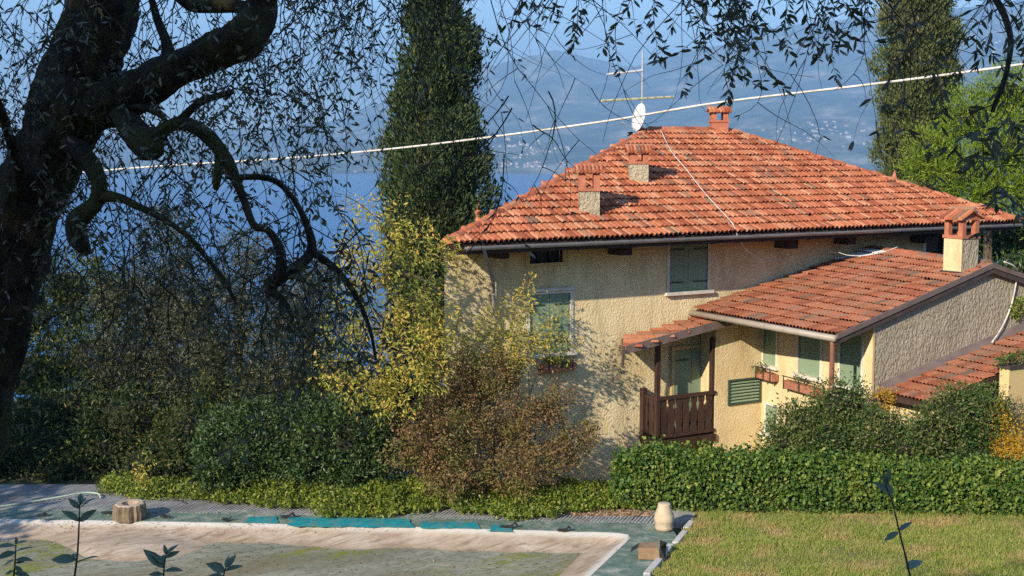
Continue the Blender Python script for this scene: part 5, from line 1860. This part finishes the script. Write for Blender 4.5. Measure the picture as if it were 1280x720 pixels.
# ------------------------------------------------------------------ cypresses
def cypress(name, label, mat, prof, d, base_z, depth_k=1.0, n=3000, per=16):
    """prof: rows (y, x_left, x_right) in the photo"""
    cxs = [(p[1] + p[2]) / 2 for p in prof]
    p = plant(name, gbase(cxs[-1], d, base_z), label, "cypress", None)
    ys = [q[0] for q in prof]
    mb = MB(); mb.tube([gbase(cxs[-1], d, base_z), at(cxs[0], ys[0] + 20, d)], [0.22, 0.03], 8); mb.build("trunk", MT['stem'], p)
    m = n * per
    yy = rng.uniform(ys[0], ys[-1], n)
    hw = np.interp(yy, ys, [(q[2] - q[1]) / 2 for q in prof]) * d / FPX
    cx = np.interp(yy, ys, cxs)
    th = rng.random(n) * 2 * math.pi
    toward = np.where(rng.random(n) < 0.6, 1, 0)
    th = np.where((toward == 1) & (np.sin(th) > 0), -th, th)
    lump = np.array([mnoise.fractal(Vector((math.cos(t) * 1.1, math.sin(t) * 1.1, y * 0.03)), 0.8, 2.2, 4) for t, y in zip(th, yy)])
    rad = hw * (0.84 + 0.36 * lump) * (0.62 + 0.38 * rng.random(n) ** 0.4)
    C = np.array([at(a, b, d) for a, b in zip(cx, yy)])
    off = (np.cos(th) * rad)[:, None] * R + (np.sin(th) * rad * depth_k)[:, None] * FH
    Q = C + off
    O = unit(off)
    P = np.repeat(Q, per, 0) + rng.normal(size=(m, 3)) * np.array([0.10, 0.10, 0.16])
    D = np.repeat(O, per, 0) * 0.5 + rng.normal(size=(m, 3)) * 0.42 + np.array([0, 0, 0.9])
    leaf_obj("foliage", leaf_arrays(P, D, 0.15 * (0.5 + 1.0 * rng.random(m)), 0.055 * (0.6 + 0.8 * rng.random(m)), 0.15), LM[mat], p)
    # solid filler core, the crown's inner shade put into its dark colour
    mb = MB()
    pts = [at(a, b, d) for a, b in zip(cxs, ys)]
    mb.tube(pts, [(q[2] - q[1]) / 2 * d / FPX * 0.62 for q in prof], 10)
    mb.build("dark_filler_core", MT['inner'], p)
    return p


cypress("cypress_tree", "dark broad cypress left of the house against the lake", 'cypress', [(-150, 538, 545), (-90, 527, 556), (-40, 519, 564), (0, 511, 577), (40, 507, 596), (66, 502, 614), (92, 498, 605), (115, 490, 595), (150, 479, 601), (178, 474, 620), (215, 462, 626), (250, 464, 628), (290, 470, 616), (340, 478, 600), (470, 500, 580)], 38, -2.0, n=3900, per=16)
cypress("cypress_tree", "tall narrow olive-brown cypress behind the right end of the roof", 'cypress2', [(-170, 1140, 1150), (-110, 1112, 1180), (-40, 1104, 1194), (30, 1094, 1202), (90, 1088, 1204), (140, 1086, 1206), (180, 1084, 1202), (215, 1086, 1200), (260, 1092, 1196), (330, 1110, 1180)], 52, -2.0, n=3600, per=16)
# bright pine at the right
pn = plant("pine_tree", gbase(1240, 47, -1.0), "bright sunlit green bushy pine behind the right end of the house", "pine")
mb = MB(); mb.tube([gbase(1240, 47, -1.2), at(1235, 260, 47), at(1230, 150, 47)], [0.2, 0.15, 0.05], 8); mb.build("trunk", MT['stem'], pn)
bl = [ell(1165, 190, 46, 30, 34, 0.9), ell(1210, 150, 46.5, 44, 36, 1.1), ell(1260, 120, 46.5, 44, 36, 1.1), ell(1205, 215, 45.5, 44, 38, 1.0), ell(1260, 190, 45.5, 46, 50, 1.0), ell(1285, 240, 45.5, 36, 40, 1.0), ell(1230, 250, 45.5, 40, 24, 0.8), ell(1150, 212, 46, 18, 16, 0.6), ell(1310, 150, 46, 40, 50, 1.0)]
for b in bl:
    mb = MB(); m0 = at(1236, 230 + rng.random() * 40, 47); mb.tube(spline([m0, (m0 + b[0]) / 2 + [0, 0, 0.1], b[0]], 3), [0.08, .07, .06, .05, .04, .03, .02], 5); mb.build("limb", MT['stem'], pn)
crown("foliage", pn, LM['pine'], bl, 1900, 16, 0.17, 0.17, 0.035, shell=0.55, up=0.5, lump=0.5)
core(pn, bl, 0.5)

# dark trees behind the right end of the house
bl = [ell(1245, 300, 49, 40, 34, 1.0), ell(1290, 300, 48, 34, 50, 1.0), ell(1268, 350, 47, 40, 30, 1.0)]
shrub("dark_bush", "dark bush in shade under the right end of the eave", "shrub", 'laurel', bl, gbase(1260, 48, -2.0), 420, 12, 0.2, 0.18, 0.08, do_core=0.7, nst=4)

# ------------------------------------------------------------------ bank of shrubs and trees behind the pool at the left
def bank(name, label, cat, mat, blobs, bx, bd, n, per=14, clr=0.16, L=0.12, Wd=0.05, group=None, do_core=0.6, **kw):
    return shrub(name, label, cat, mat, blobs, gbase(bx, bd, -0.1), int(n * 0.6), int(per * 1.7), clr * 0.85, L, Wd, group, do_core, 6, **kw)


bank("laurel_bush", "dense dark laurel bush above the ground cover behind the pool", "bush", 'laurel', [ell(330, 560, 33.0, 80, 48, 1.0), ell(400, 555, 33.0, 66, 50, 1.0), ell(285, 580, 32.8, 50, 32, 0.8), ell(440, 545, 32.8, 54, 50, 0.9), ell(360, 525, 33.4, 80, 32, 1.0), ell(455, 590, 32.6, 44, 24, 0.7)], 360, 33.2, 2400, L=0.10, Wd=0.055, clr=0.12, do_core=0.75, lump=0.5)
bank("mixed_bush", "shaded mixed bush with yellowing leaves behind the left end of the deck", "bush", 'mixed', [ell(60, 560, 36.0, 90, 50, 1.2), ell(130, 575, 35.5, 80, 40, 1.0), ell(200, 580, 35.0, 60, 34, 1.0), ell(0, 570, 36, 80, 50, 1.2), ell(90, 515, 36.5, 80, 40, 1.1), ell(170, 525, 36, 70, 44, 1.0), ell(235, 550, 35, 50, 48, 1.0), ell(-90, 540, 36.5, 80, 70, 1.2), ell(-190, 545, 37, 80, 70, 1.2)], 110, 36, 2900, L=0.14, Wd=0.055, do_core=0.7, lump=0.5)
bank("tall_bush", "tall leafy bush rising beside the olive trunk behind the pool", "bush", 'mixed', [ell(50, 470, 38, 80, 50, 1.3), ell(120, 450, 38, 80, 50, 1.3), ell(190, 470, 38, 74, 54, 1.3), ell(30, 390, 39, 70, 50, 1.2), ell(140, 375, 39, 60, 44, 1.2), ell(85, 360, 39.5, 50, 40, 1.2), ell(230, 400, 39, 50, 50, 1.2)], 110, 38.5, 1900, L=0.15, Wd=0.055, do_core=0.5, lump=0.6)
for (cx, cy, d, sc_, lab) in ((200, 372, 37, 1.1, "grey-leaved olive tree standing behind the shaded bushes"), (300, 398, 36, 1.1, "grey-leaved olive tree between the shaded bushes and the yellow tree"), (385, 425, 35, 0.95, "small grey-leaved olive tree close to the yellow tree")):
    p = plant("olive_tree", gbase(cx, d, -0.5), lab, "olive tree", "olive trees on the bank behind the pool")
    bl = [ell(cx + a * sc_, cy + b * sc_, d + c, rx * sc_, ry * sc_, 0.9) for a, b, c, rx, ry in ((-30, 0, 0, 48, 40), (30, -10, 0.3, 46, 42), (0, -45, 0.2, 42, 34), (0, 45, -0.3, 60, 42), (-45, 70, -0.2, 46, 38), (45, 70, -.2, 46, 38), (10, -80, 0.2, 26, 22))]
    mb = MB(); t0 = gbase(cx, d, -0.5); mb.tube(spline([t0, at(cx + 6, cy + 90, d), at(cx - 4, cy + 30, d), at(cx, cy - 40, d)], 3), [0.16, .14, .12, .11, .1, .085, .07, .055, .04, .02], 7); mb.build("trunk", MT['bark'], p)
    for b in bl:
        mb = MB(); m0 = at(cx, cy + 40, d); mb.tube(spline([m0, (m0 + b[0]) / 2 + [0, 0, 0.15], np.array(b[0])], 3), [0.06, .05, .045, .04, .03, .02, .012], 5); mb.build("limb", MT['bark'], p)
    crown("foliage", p, LM['olive_far'], bl, 950, 18, 0.17, 0.13, 0.034, shell=0.25, lump=0.5)
bank("far_bush", "dark bush on the bank between the olives and the yellow tree", "bush", 'mixed', [ell(330, 490, 36, 100, 40, 1.2), ell(420, 500, 34.5, 60, 42, 1.0), ell(260, 480, 37, 60, 40, 1.1), ell(480, 520, 35.5, 60, 60, 0.9), ell(510, 470, 36, 44, 60, 0.9), ell(546, 420, 35.6, 26, 60, 0.5), ell(546, 520, 35.4, 26, 60, 0.5)], 330, 36, 1800, L=0.13, Wd=0.05, do_core=0.6)

# yellow sapling by the log
sa = plant("yellow_sapling", gbase(177, 32.2, 0.0), "small yellow-leaved sapling behind the hollow log", "sapling")
mb = MB(); mb.tube(spline([gbase(177, 32.2, 0), at(178, 600, 32.2), at(183, 572, 32.2)], 4), 0.012, 5); mb.build("stem", MT['stem'], sa)
crown("foliage", sa, LM['yellow'], [ell(177, 592, 32.2, 12, 18, 0.2), ell(183, 574, 32.2, 7, 7, 0.1)], 26, 5, 0.07, 0.10, 0.06, shell=0.1)

# ------------------------------------------------------------------ foreground olive tree
trunk_px = [(-70, 640, 6.6, 60), (-52, 560, 6.6, 57), (-35, 490, 6.55, 54), (-18, 420, 6.5, 53), (6, 330, 6.5, 52), (34, 250, 6.5, 52), (62, 190, 6.45, 50), (88, 135, 6.4, 54), (100, 95, 6.4, 49), (111, 60, 6.35, 46), (127, 10, 6.3, 46), (142, -60, 6.3, 44), (150, -140, 6.2, 40)]
t_base = at(-78, 700, 6.6); t_base[2] -= 1.2
ol = plant("olive_tree", t_base, "big dark leaning foreground olive tree with drooping twigs along the top of the view", "olive tree")


def limb(path, name="limb", sides=10, wob=0.30, n=6, mat='bark'):
    q = spline(path, n)
    pts = [at(a[0], a[1], a[2]) for a in q]
    rad = [a[3] * a[2] / FPX for a in q]
    mb = MB(); mb.tube(pts, rad, sides, wob=wob)
    return mb.build(name, MT[mat], ol, smooth=True)


limb([(a, b, c, d * 0.88) for a, b, c, d in [(-78, 900, 6.6, 75), (-74, 760, 6.6, 66)] + trunk_px], "trunk", 26, 0.26, 12)
limb([(95, 150, 6.4, 30), (128, 135, 6.3, 32), (165, 117, 6.2, 27), (205, 95, 6.1, 23), (245, 76, 6.0, 21), (275, 62, 5.95, 25), (302, 48, 5.9, 26), (318, 28, 5.9, 21), (326, 6, 5.9, 19), (325, -25, 5.85, 17), (318, -90, 5.8, 14)], sides=14)
limb([(322, 20, 5.9, 12), (300, 8, 5.9, 9), (270, 6, 6.0, 9), (240, 6, 6.05, 8), (215, -12, 6.1, 7)])
limb([(215, 90, 6.1, 14), (212, 70, 6.1, 9), (208, 50, 6.1, 6), (198, 25, 6.1, 5), (190, 0, 6.1, 4)], sides=7)
limb([(150, 132, 6.25, 15), (158, 148, 6.15, 16), (168, 164, 6.1, 18), (178, 176, 6.05, 20), (187, 185, 6.0, 20), (193, 193, 6.0, 14), (195, 199, 6.0, 5)], sides=12, wob=0.3)
limb([(190, 182, 6.0, 11), (200, 168, 6.0, 9), (212, 158, 6.0, 8), (230, 154, 6.0, 8.5), (250, 163, 5.95, 8.5), (267, 178, 5.95, 8), (284, 202, 5.9, 7), (296, 228, 5.9, 6), (306, 254, 5.9, 5), (317, 281, 5.85, 4.5), (333, 287, 5.85, 4.5), (345, 300, 5.85, 5), (353, 322, 5.85, 5.5), (351, 340, 5.85, 6.5), (338, 356, 5.85, 8), (333, 366, 5.85, 5)], sides=10, wob=0.35, n=7)
limb([(336, 356, 5.85, 9), (356, 342, 5.9, 7), (374, 330, 5.95, 7), (388, 314, 6.0, 6), (386, 290, 6.0, 5), (372, 258, 6.0, 4), (352, 232, 6.0, 4), (330, 222, 5.95, 4), (300, 222, 5.9, 4), (282, 221, 5.9, 4)], sides=7)
limb([(388, 314, 6.0, 5), (408, 326, 6.0, 4.5), (428, 346, 6.0, 4), (446, 372, 6.0, 3.5), (462, 410, 6.0, 2.5), (470, 450, 6.0, 2)], sides=6)
limb([(335, 362, 5.85, 7), (350, 372, 5.85, 4), (362, 388, 5.8, 3), (366, 402, 5.8, 2)], sides=6)
limb([(274, 188, 5.95, 7), (275, 205, 5.95, 7), (271, 225, 5.95, 6), (270, 238, 5.95, 3)], sides=7)
limb([(222, 160, 6.0, 8), (234, 142, 6.0, 6), (250, 128, 5.95, 5), (272, 120, 5.9, 4), (292, 114, 5.9, 3)], sides=7)
limb([(150, 140, 6.2, 6), (170, 134, 6.1, 5), (190, 138, 6.05, 4.5), (204, 148, 6.0, 4), (208, 158, 6.0, 4)], sides=6)
limb([(85, 178, 6.3, 14), (104, 192, 6.2, 12), (118, 212, 6.15, 11), (125, 232, 6.1, 10), (120, 254, 6.1, 10), (106, 268, 6.1, 12), (96, 280, 6.1, 13), (98, 298, 6.1, 13), (106, 312, 6.1, 8), (110, 318, 6.1, 4)], sides=10, wob=0.3)
limb([(122, 246, 6.1, 8), (145, 246, 6.05, 6), (170, 256, 6.0, 5), (205, 274, 6.0, 4.5), (236, 296, 5.95, 4), (258, 322, 5.9, 3.5), (280, 350, 5.9, 3), (296, 380, 5.9, 2)], sides=6)
limb([(30, 250, 6.4, 12), (20, 200, 6.1, 7), (5, 150, 5.9, 6), (-20, 80, 5.7, 5), (-30, 0, 5.6, 5)], sides=7)
# limbs overhead that carry the hanging twigs
limb([(146, -100, 6.2, 26), (230, -140, 6.0, 20), (380, -150, 5.8, 16), (560, -140, 5.6, 14), (760, -130, 5.3, 12), (960, -110, 5.0, 10), (1150, -80, 4.7, 8), (1330, -50, 4.4, 6)], sides=8)
limb([(140, -60, 6.2, 20), (60, -120, 6.0, 14), (-60, -160, 5.8, 10), (-200, -170, 5.6, 8)], sides=8)
limb([(380, -150, 5.8, 12), (500, -120, 6.4, 10), (640, -110, 7.0, 8), (820, -100, 7.2, 6)], sides=7)
limb([(1150, -80, 4.7, 6), (1230, -20, 4.5, 5), (1262, 40, 4.4, 4), (1258, 90, 4.3, 3), (1240, 140, 4.3, 2.5)], sides=6)

TW = MB()
LP, LD, LL, LW = [], [], [], []
DOWN = np.array([0, 0, -1.0])


def twig(x, y, d, len_px, leafy, lsize, side=None, grav=0.3, hook=0.0, rpx=0.85, branch=0.35, steps=12, lev=0):
    if side is None: side = rng.normal() * 0.55
    k = d / FPX
    p = at(x, y, d)
    dr = unit(R * side + DOWN * (0.25 + 0.7 * rng.random()) + FH * rng.normal() * 0.35)
    st = len_px * k / steps
    pts = [p]
    for i in range(steps):
        if i % 4 == 0: wv = R * rng.normal() + FH * rng.normal() * 0.6 + np.array([0, 0, rng.normal() * 0.5])
        g = grav if i < steps * 0.7 else grav - hook
        dr = unit(dr + DOWN * g * 0.5 + wv * 0.16 + (R * rng.normal() + FH * rng.normal() * 0.6) * 0.06)
        p = p + dr * st
        pts.append(p)
        if leafy and i >= 1 and rng.random() < leafy:
            for sg in (-1, 1):
                if rng.random() < 0.85:
                    LP.append(p + dr * st * rng.random()); LD.append(unit(dr * 0.8 + R * sg * (0.5 + 0.4 * rng.random()) + FH * rng.normal() * 0.5 + np.array([0, 0, rng.normal() * 0.4])))
                    LL.append(lsize * (0.65 + 0.6 * rng.random())); LW.append(0.30 * (0.75 + 0.5 * rng.random()))
        if lev == 0 and branch and i > 1 and rng.random() < branch * 0.35:
            pr = p - _C; dd = float(pr @ _FW); xx_ = 640 + FPX * float(pr @ R) / dd; yy_ = 360 - FPX * float(pr @ _UP) / dd
            twig(xx_, yy_, dd, len_px * (0.25 + 0.25 * rng.random()), leafy, lsize, side=rng.normal() * 0.9, grav=grav, hook=hook, rpx=rpx * 0.7, steps=7, lev=1)
    r0 = rpx * k
    TW.tube(pts, [r0 * (1 - 0.72 * i / steps) for i in range(steps + 1)], 3 if lev else 4, cap=False)
    if leafy and rng.random() < leafy * 1.6:
        for q in range(2):
            LP.append(pts[-1]); LD.append(unit(dr + rng.normal(size=3) * 0.45)); LL.append(lsize * 0.9); LW.append(0.28)


def emit(n, x0, x1, y0, y1, d0, d1, l0, l1, leafy, lsize, **kw):
    for _ in range(n):
        twig(rng.uniform(x0, x1), rng.uniform(y0, y1), rng.uniform(d0, d1), rng.uniform(l0, l1), leafy, lsize, **kw)


emit(92, -40, 470, -130, -20, 5.2, 7.4, 140, 380, 0.9, 0.037)
emit(60, -30, 140, -60, 260, 5.6, 7.4, 80, 220, 0.95, 0.037)
emit(66, 120, 420, 20, 220, 5.4, 7.2, 70, 200, 0.95, 0.037)
emit(80, 40, 400, 200, 340, 5.4, 7.2, 90, 260, 0.6, 0.038)
emit(40, 60, 430, 300, 400, 5.4, 7.0, 60, 170, 0.45, 0.040)
emit(34, 300, 470, 260, 400, 5.3, 6.6, 60, 200, 0.65, 0.048)
emit(34, 390, 505, -120, -30, 5.3, 7.0, 150, 330, 0.8, 0.038)
emit(5, 500, 620, -130, -60, 5.0, 7.0, 120, 200, 0.6, 0.042)
emit(36, 500, 820, -130, -60, 5.0, 7.0, 180, 420, 0.02, 0.045, grav=0.14, hook=0.26, rpx=0.95, branch=0.7)
for cx_, n_, l_ in ((700, 6, 140), (838, 8, 185), (905, 4, 120), (965, 6, 165), (1055, 6, 165)):
    emit(n_, cx_ - 26, cx_ + 26, -100, -60, 4.4, 5.4, l_ * 0.7, l_ * 1.1, 0.8, 0.042, branch=0.8, rpx=0.9)
emit(15, 800, 1100, -110, -50, 4.6, 6.0, 200, 360, 0.03, 0.045, grav=0.16, hook=0.24, branch=0.6, rpx=0.95)
emit(13, 1190, 1300, -90, 10, 4.0, 4.8, 90, 220, 0.6, 0.046, branch=0.6)
emit(8, 1195, 1300, 60, 170, 4.0, 4.6, 70, 160, 0.6, 0.05, branch=0.5)
emit(6, 1070, 1200, -90, -50, 4.4, 5.2, 140, 300, 0.2, 0.05)
emit(8, 560, 690, 110, 200, 5.6, 6.4, 60, 160, 0.02, 0.05, rpx=1.0, branch=0.8)
o = TW.build("twigs", MT['twig'], ol); o['kind'] = 'stuff'
LP, LD, LL, LW = np.array(LP), np.array(LD), np.array(LL), np.array(LW)
print("olive leaves", len(LP))
size = LL / np.linalg.norm(LP - _C, axis=1)
proj = (LP - _C)
dd = proj @ _FW
pxs = 640 + FPX * (proj @ R) / dd; pys = 360 - FPX * (proj @ _UP) / dd
vis = (pxs > 5) & (pxs < 1275) & (pys > 5) & (pys < 715)
order = np.argsort(-(size * vis))
big, rest = order[:300], order[300:]
o = leaf_obj6("foliage", leaf_arrays6(LP[rest], LD[rest], LL[rest], LL[rest] * LW[rest]), LM['olive'], ol); o['kind'] = 'stuff'


def leaf_mesh(name, mat, wd=0.24, bend=0.12):
    """one elongated leaf of unit length along +y with a folded midrib"""
    ys = [0, 0.12, 0.35, 0.6, 0.82, 1.0]
    ws = [0.03, 0.55, 1.0, 0.92, 0.5, 0.02]
    vs = []
    for y, ww in zip(ys, ws):
        z = -bend * y * y
        vs += [(-wd / 2 * ww, y, z + 0.05 * ww), (0, y, z), (wd / 2 * ww, y, z + 0.05 * ww)]
    fs = []
    for i in range(5):
        for k in range(2):
            a = i * 3 + k
            fs.append((a, a + 1, a + 4, a + 3))
    me = bpy.data.meshes.new(name); me.from_pydata(vs, [], fs); me.materials.append(mat)
    for p in me.polygons: p.use_smooth = True
    me.update()
    return me


OL_LEAF = leaf_mesh("leaf", LM['olive'])
SH_LEAF = leaf_mesh("leaf", LM['shoot'], 0.40, 0.18)


def place_leaf(me, parent, p, d, length, roll=None):
    d = unit(np.array(d, float))
    s_ = unit(np.cross(d, rng.normal(size=3) if roll is None else np.array(roll, float)))
    n = np.cross(s_, d)
    org = np.array(world_origin(parent))
    m = Matrix.Identity(4)
    M3 = np.column_stack([s_, d, n]) * length
    for a in range(3):
        for b in range(3): m[a][b] = float(M3[a, b])
        m[a][3] = float(p[a] - org[a])
    ob = bpy.data.objects.new("leaf", me)
    ob.parent = parent
    ob.matrix_local = m
    col.objects.link(ob)


for k in big:
    place_leaf(OL_LEAF, ol, LP[k], LD[k], LL[k] * 1.05)

# ------------------------------------------------------------------ foreground shoots
def shoot(label, path, d, leaves, r=0.0034, group="leafy shoots in the foreground"):
    base = at(path[0][0], path[0][1], d)
    u_, v_ = uv_of(base)
    g = base.copy(); g[2] = min(terrain_z(u_, v_), base[2] - 0.1)
    p = plant("leafy_shoot", g, label, "shoot", group)
    mb = MB(); pts = [g] + spline([at(a, b, d) for a, b in path], 4)
    mb.tube(pts, [r * (1.3 - 0.8 * i / len(pts)) for i in range(len(pts))], 6); mb.build("stem", MT['stem'], p)
    k = d / FPX
    for (x0, y0, x1, y1) in leaves:
        a, b = at(x0, y0, d), at(x1, y1, d) + FH * rng.normal() * 0.03
        place_leaf(SH_LEAF, p, a, b - a, float(np.linalg.norm(b - a)), roll=-FH * 0.5 + np.array([0, 0, 1.0]) + rng.normal(size=3) * 0.25)


shoot("tallest foreground shoot with paired leaves, at the left of the pool", [(92, 730), (97, 690), (99, 650), (100, 622)], 4.6, [(99, 652, 79, 635), (99, 652, 119, 636), (100, 636, 86, 622), (100, 636, 118, 618), (100, 630, 97, 618), (96, 700, 62, 697), (96, 704, 126, 686), (97, 694, 76, 704), (100, 632, 108, 620)])
shoot("bushy little foreground shoot right of the tallest one", [(203, 740), (205, 712), (208, 690)], 4.6, [(205, 710, 182, 684), (206, 704, 192, 690), (208, 694, 206, 680), (208, 694, 218, 682), (207, 698, 222, 690), (205, 714, 230, 706), (206, 700, 190, 700), (204, 718, 186, 716)])
shoot("small three-leaved foreground shoot above the bottom edge of the pool", [(276, 745), (279, 722), (282, 710)], 4.6, [(281, 714, 268, 696), (282, 710, 284, 694), (282, 710, 292, 696), (281, 714, 302, 707), (279, 720, 262, 716)])
shoot("dark many-leaved foreground shoot in the bottom left corner", [(14, 750), (18, 712), (20, 680)], 4.4, [(20, 682, 6, 674), (20, 680, 34, 674), (20, 690, 3, 690), (20, 690, 38, 686), (18, 700, 2, 706), (19, 700, 42, 696), (18, 708, 32, 712), (17, 714, 4, 718), (20, 680, 24, 670), (18, 716, 40, 716), (19, 704, 30, 702)])
shoot("slender dark foreground shoot in front of the lawn", [(1142, 740), (1133, 700), (1124, 664), (1116, 630), (1106, 602)], 4.4, [(1124, 664, 1141, 651), (1123, 665, 1104, 674), (1112, 616, 1092, 600), (1108, 606, 1102, 590), (1108, 606, 1112, 584), (1133, 712, 1160, 702), (1114, 622, 1108, 600)])

# ------------------------------------------------------------------ trees added outside the view to shade the olive and the left bank
shade_m = leaf_mat("shade_tree_leaf", [(0, (0.02, 0.04, 0.012)), (1, (0.05, 0.08, 0.025))], 0.5, 0.1)


def shade_tree(label, base, top, blobs, n=900):
    p = plant("unseen_shade_tree", base, label, "tree", "unseen trees added for their shade")
    mb = MB(); mb.tube([base, np.array(top)], [0.3, 0.12], 8); mb.build("trunk", MT['bark'], p)
    for b in blobs:
        mb = MB(); mb.tube([np.array(top) * 0.6 + np.array(base) * 0.4, b[0]], [0.12, 0.04], 6); mb.build("limb", MT['bark'], p)
    P, O = blob_points(blobs, int(n * 0.55), 12, 0.3, 0.3)
    D = O * 0.5 + rng.normal(size=P.shape)
    leaf_obj("foliage", leaf_arrays(P, D, 0.34, 0.22), shade_m, p)


shade_tree("broad unseen tree added left of the viewpoint to shade the olive", (-8, 1, 7), (-7.5, 2, 14), [((-7.0, 1.0, 13.6), (2.8, 2.6, 2.4)), ((-5.5, 0.0, 13.0), (2.6, 2.4, 2.2)), ((-8.0, 3.6, 13.0), (2.4, 2.2, 2.2)), ((-6, 1, 11.8), (2.5, 2.3, 1.8))], 1300)
shade_tree("broad unseen tree added just behind the viewpoint to shade the olive", (-5, -4, 8), (-4.5, -3, 13), [((-4.0, -2.2, 13), (3.0, 2.8, 2.4)), ((-2.0, -3.5, 12.4), (2.4, 2.2, 2.0)), ((-5.5, -1, 12.5), (2.4, 2.4, 2.0))], 1000)
shade_tree("unseen tree added beyond the left end of the pool to shade the bank", (-6.5, 31, 0), (-6.5, 31, 6.0), [((-6.0, 31.5, 5.6), (2.6, 2.6, 2.3)), ((-5.0, 34.5, 6.0), (3.0, 2.6, 2.6)), ((-6.5, 28.5, 4.6), (2.4, 2.2, 1.9))], 1000)

# ------------------------------------------------------------------ haze over the lake
mb = MB()
mb.box(-9500, 16500, -9500, 16500, -90.0, 1250.0)
hz = mb.build("haze", [])
hm = bpy.data.materials.new("haze_air"); hm.use_nodes = True
hn_ = hm.node_tree.nodes
hn_.remove(hn_["Principled BSDF"])
pv = hn_.new("ShaderNodeVolumePrincipled")
pv.inputs["Color"].default_value = (0.33, 0.60, 1.0, 1)
pv.inputs["Density"].default_value = 0.00018
pv.inputs["Anisotropy"].default_value = 0.0
hm.node_tree.links.new(pv.outputs[0], hn_["Material Output"].inputs["Volume"])
hz.data.materials.append(hm)
tag(hz, kind='stuff')
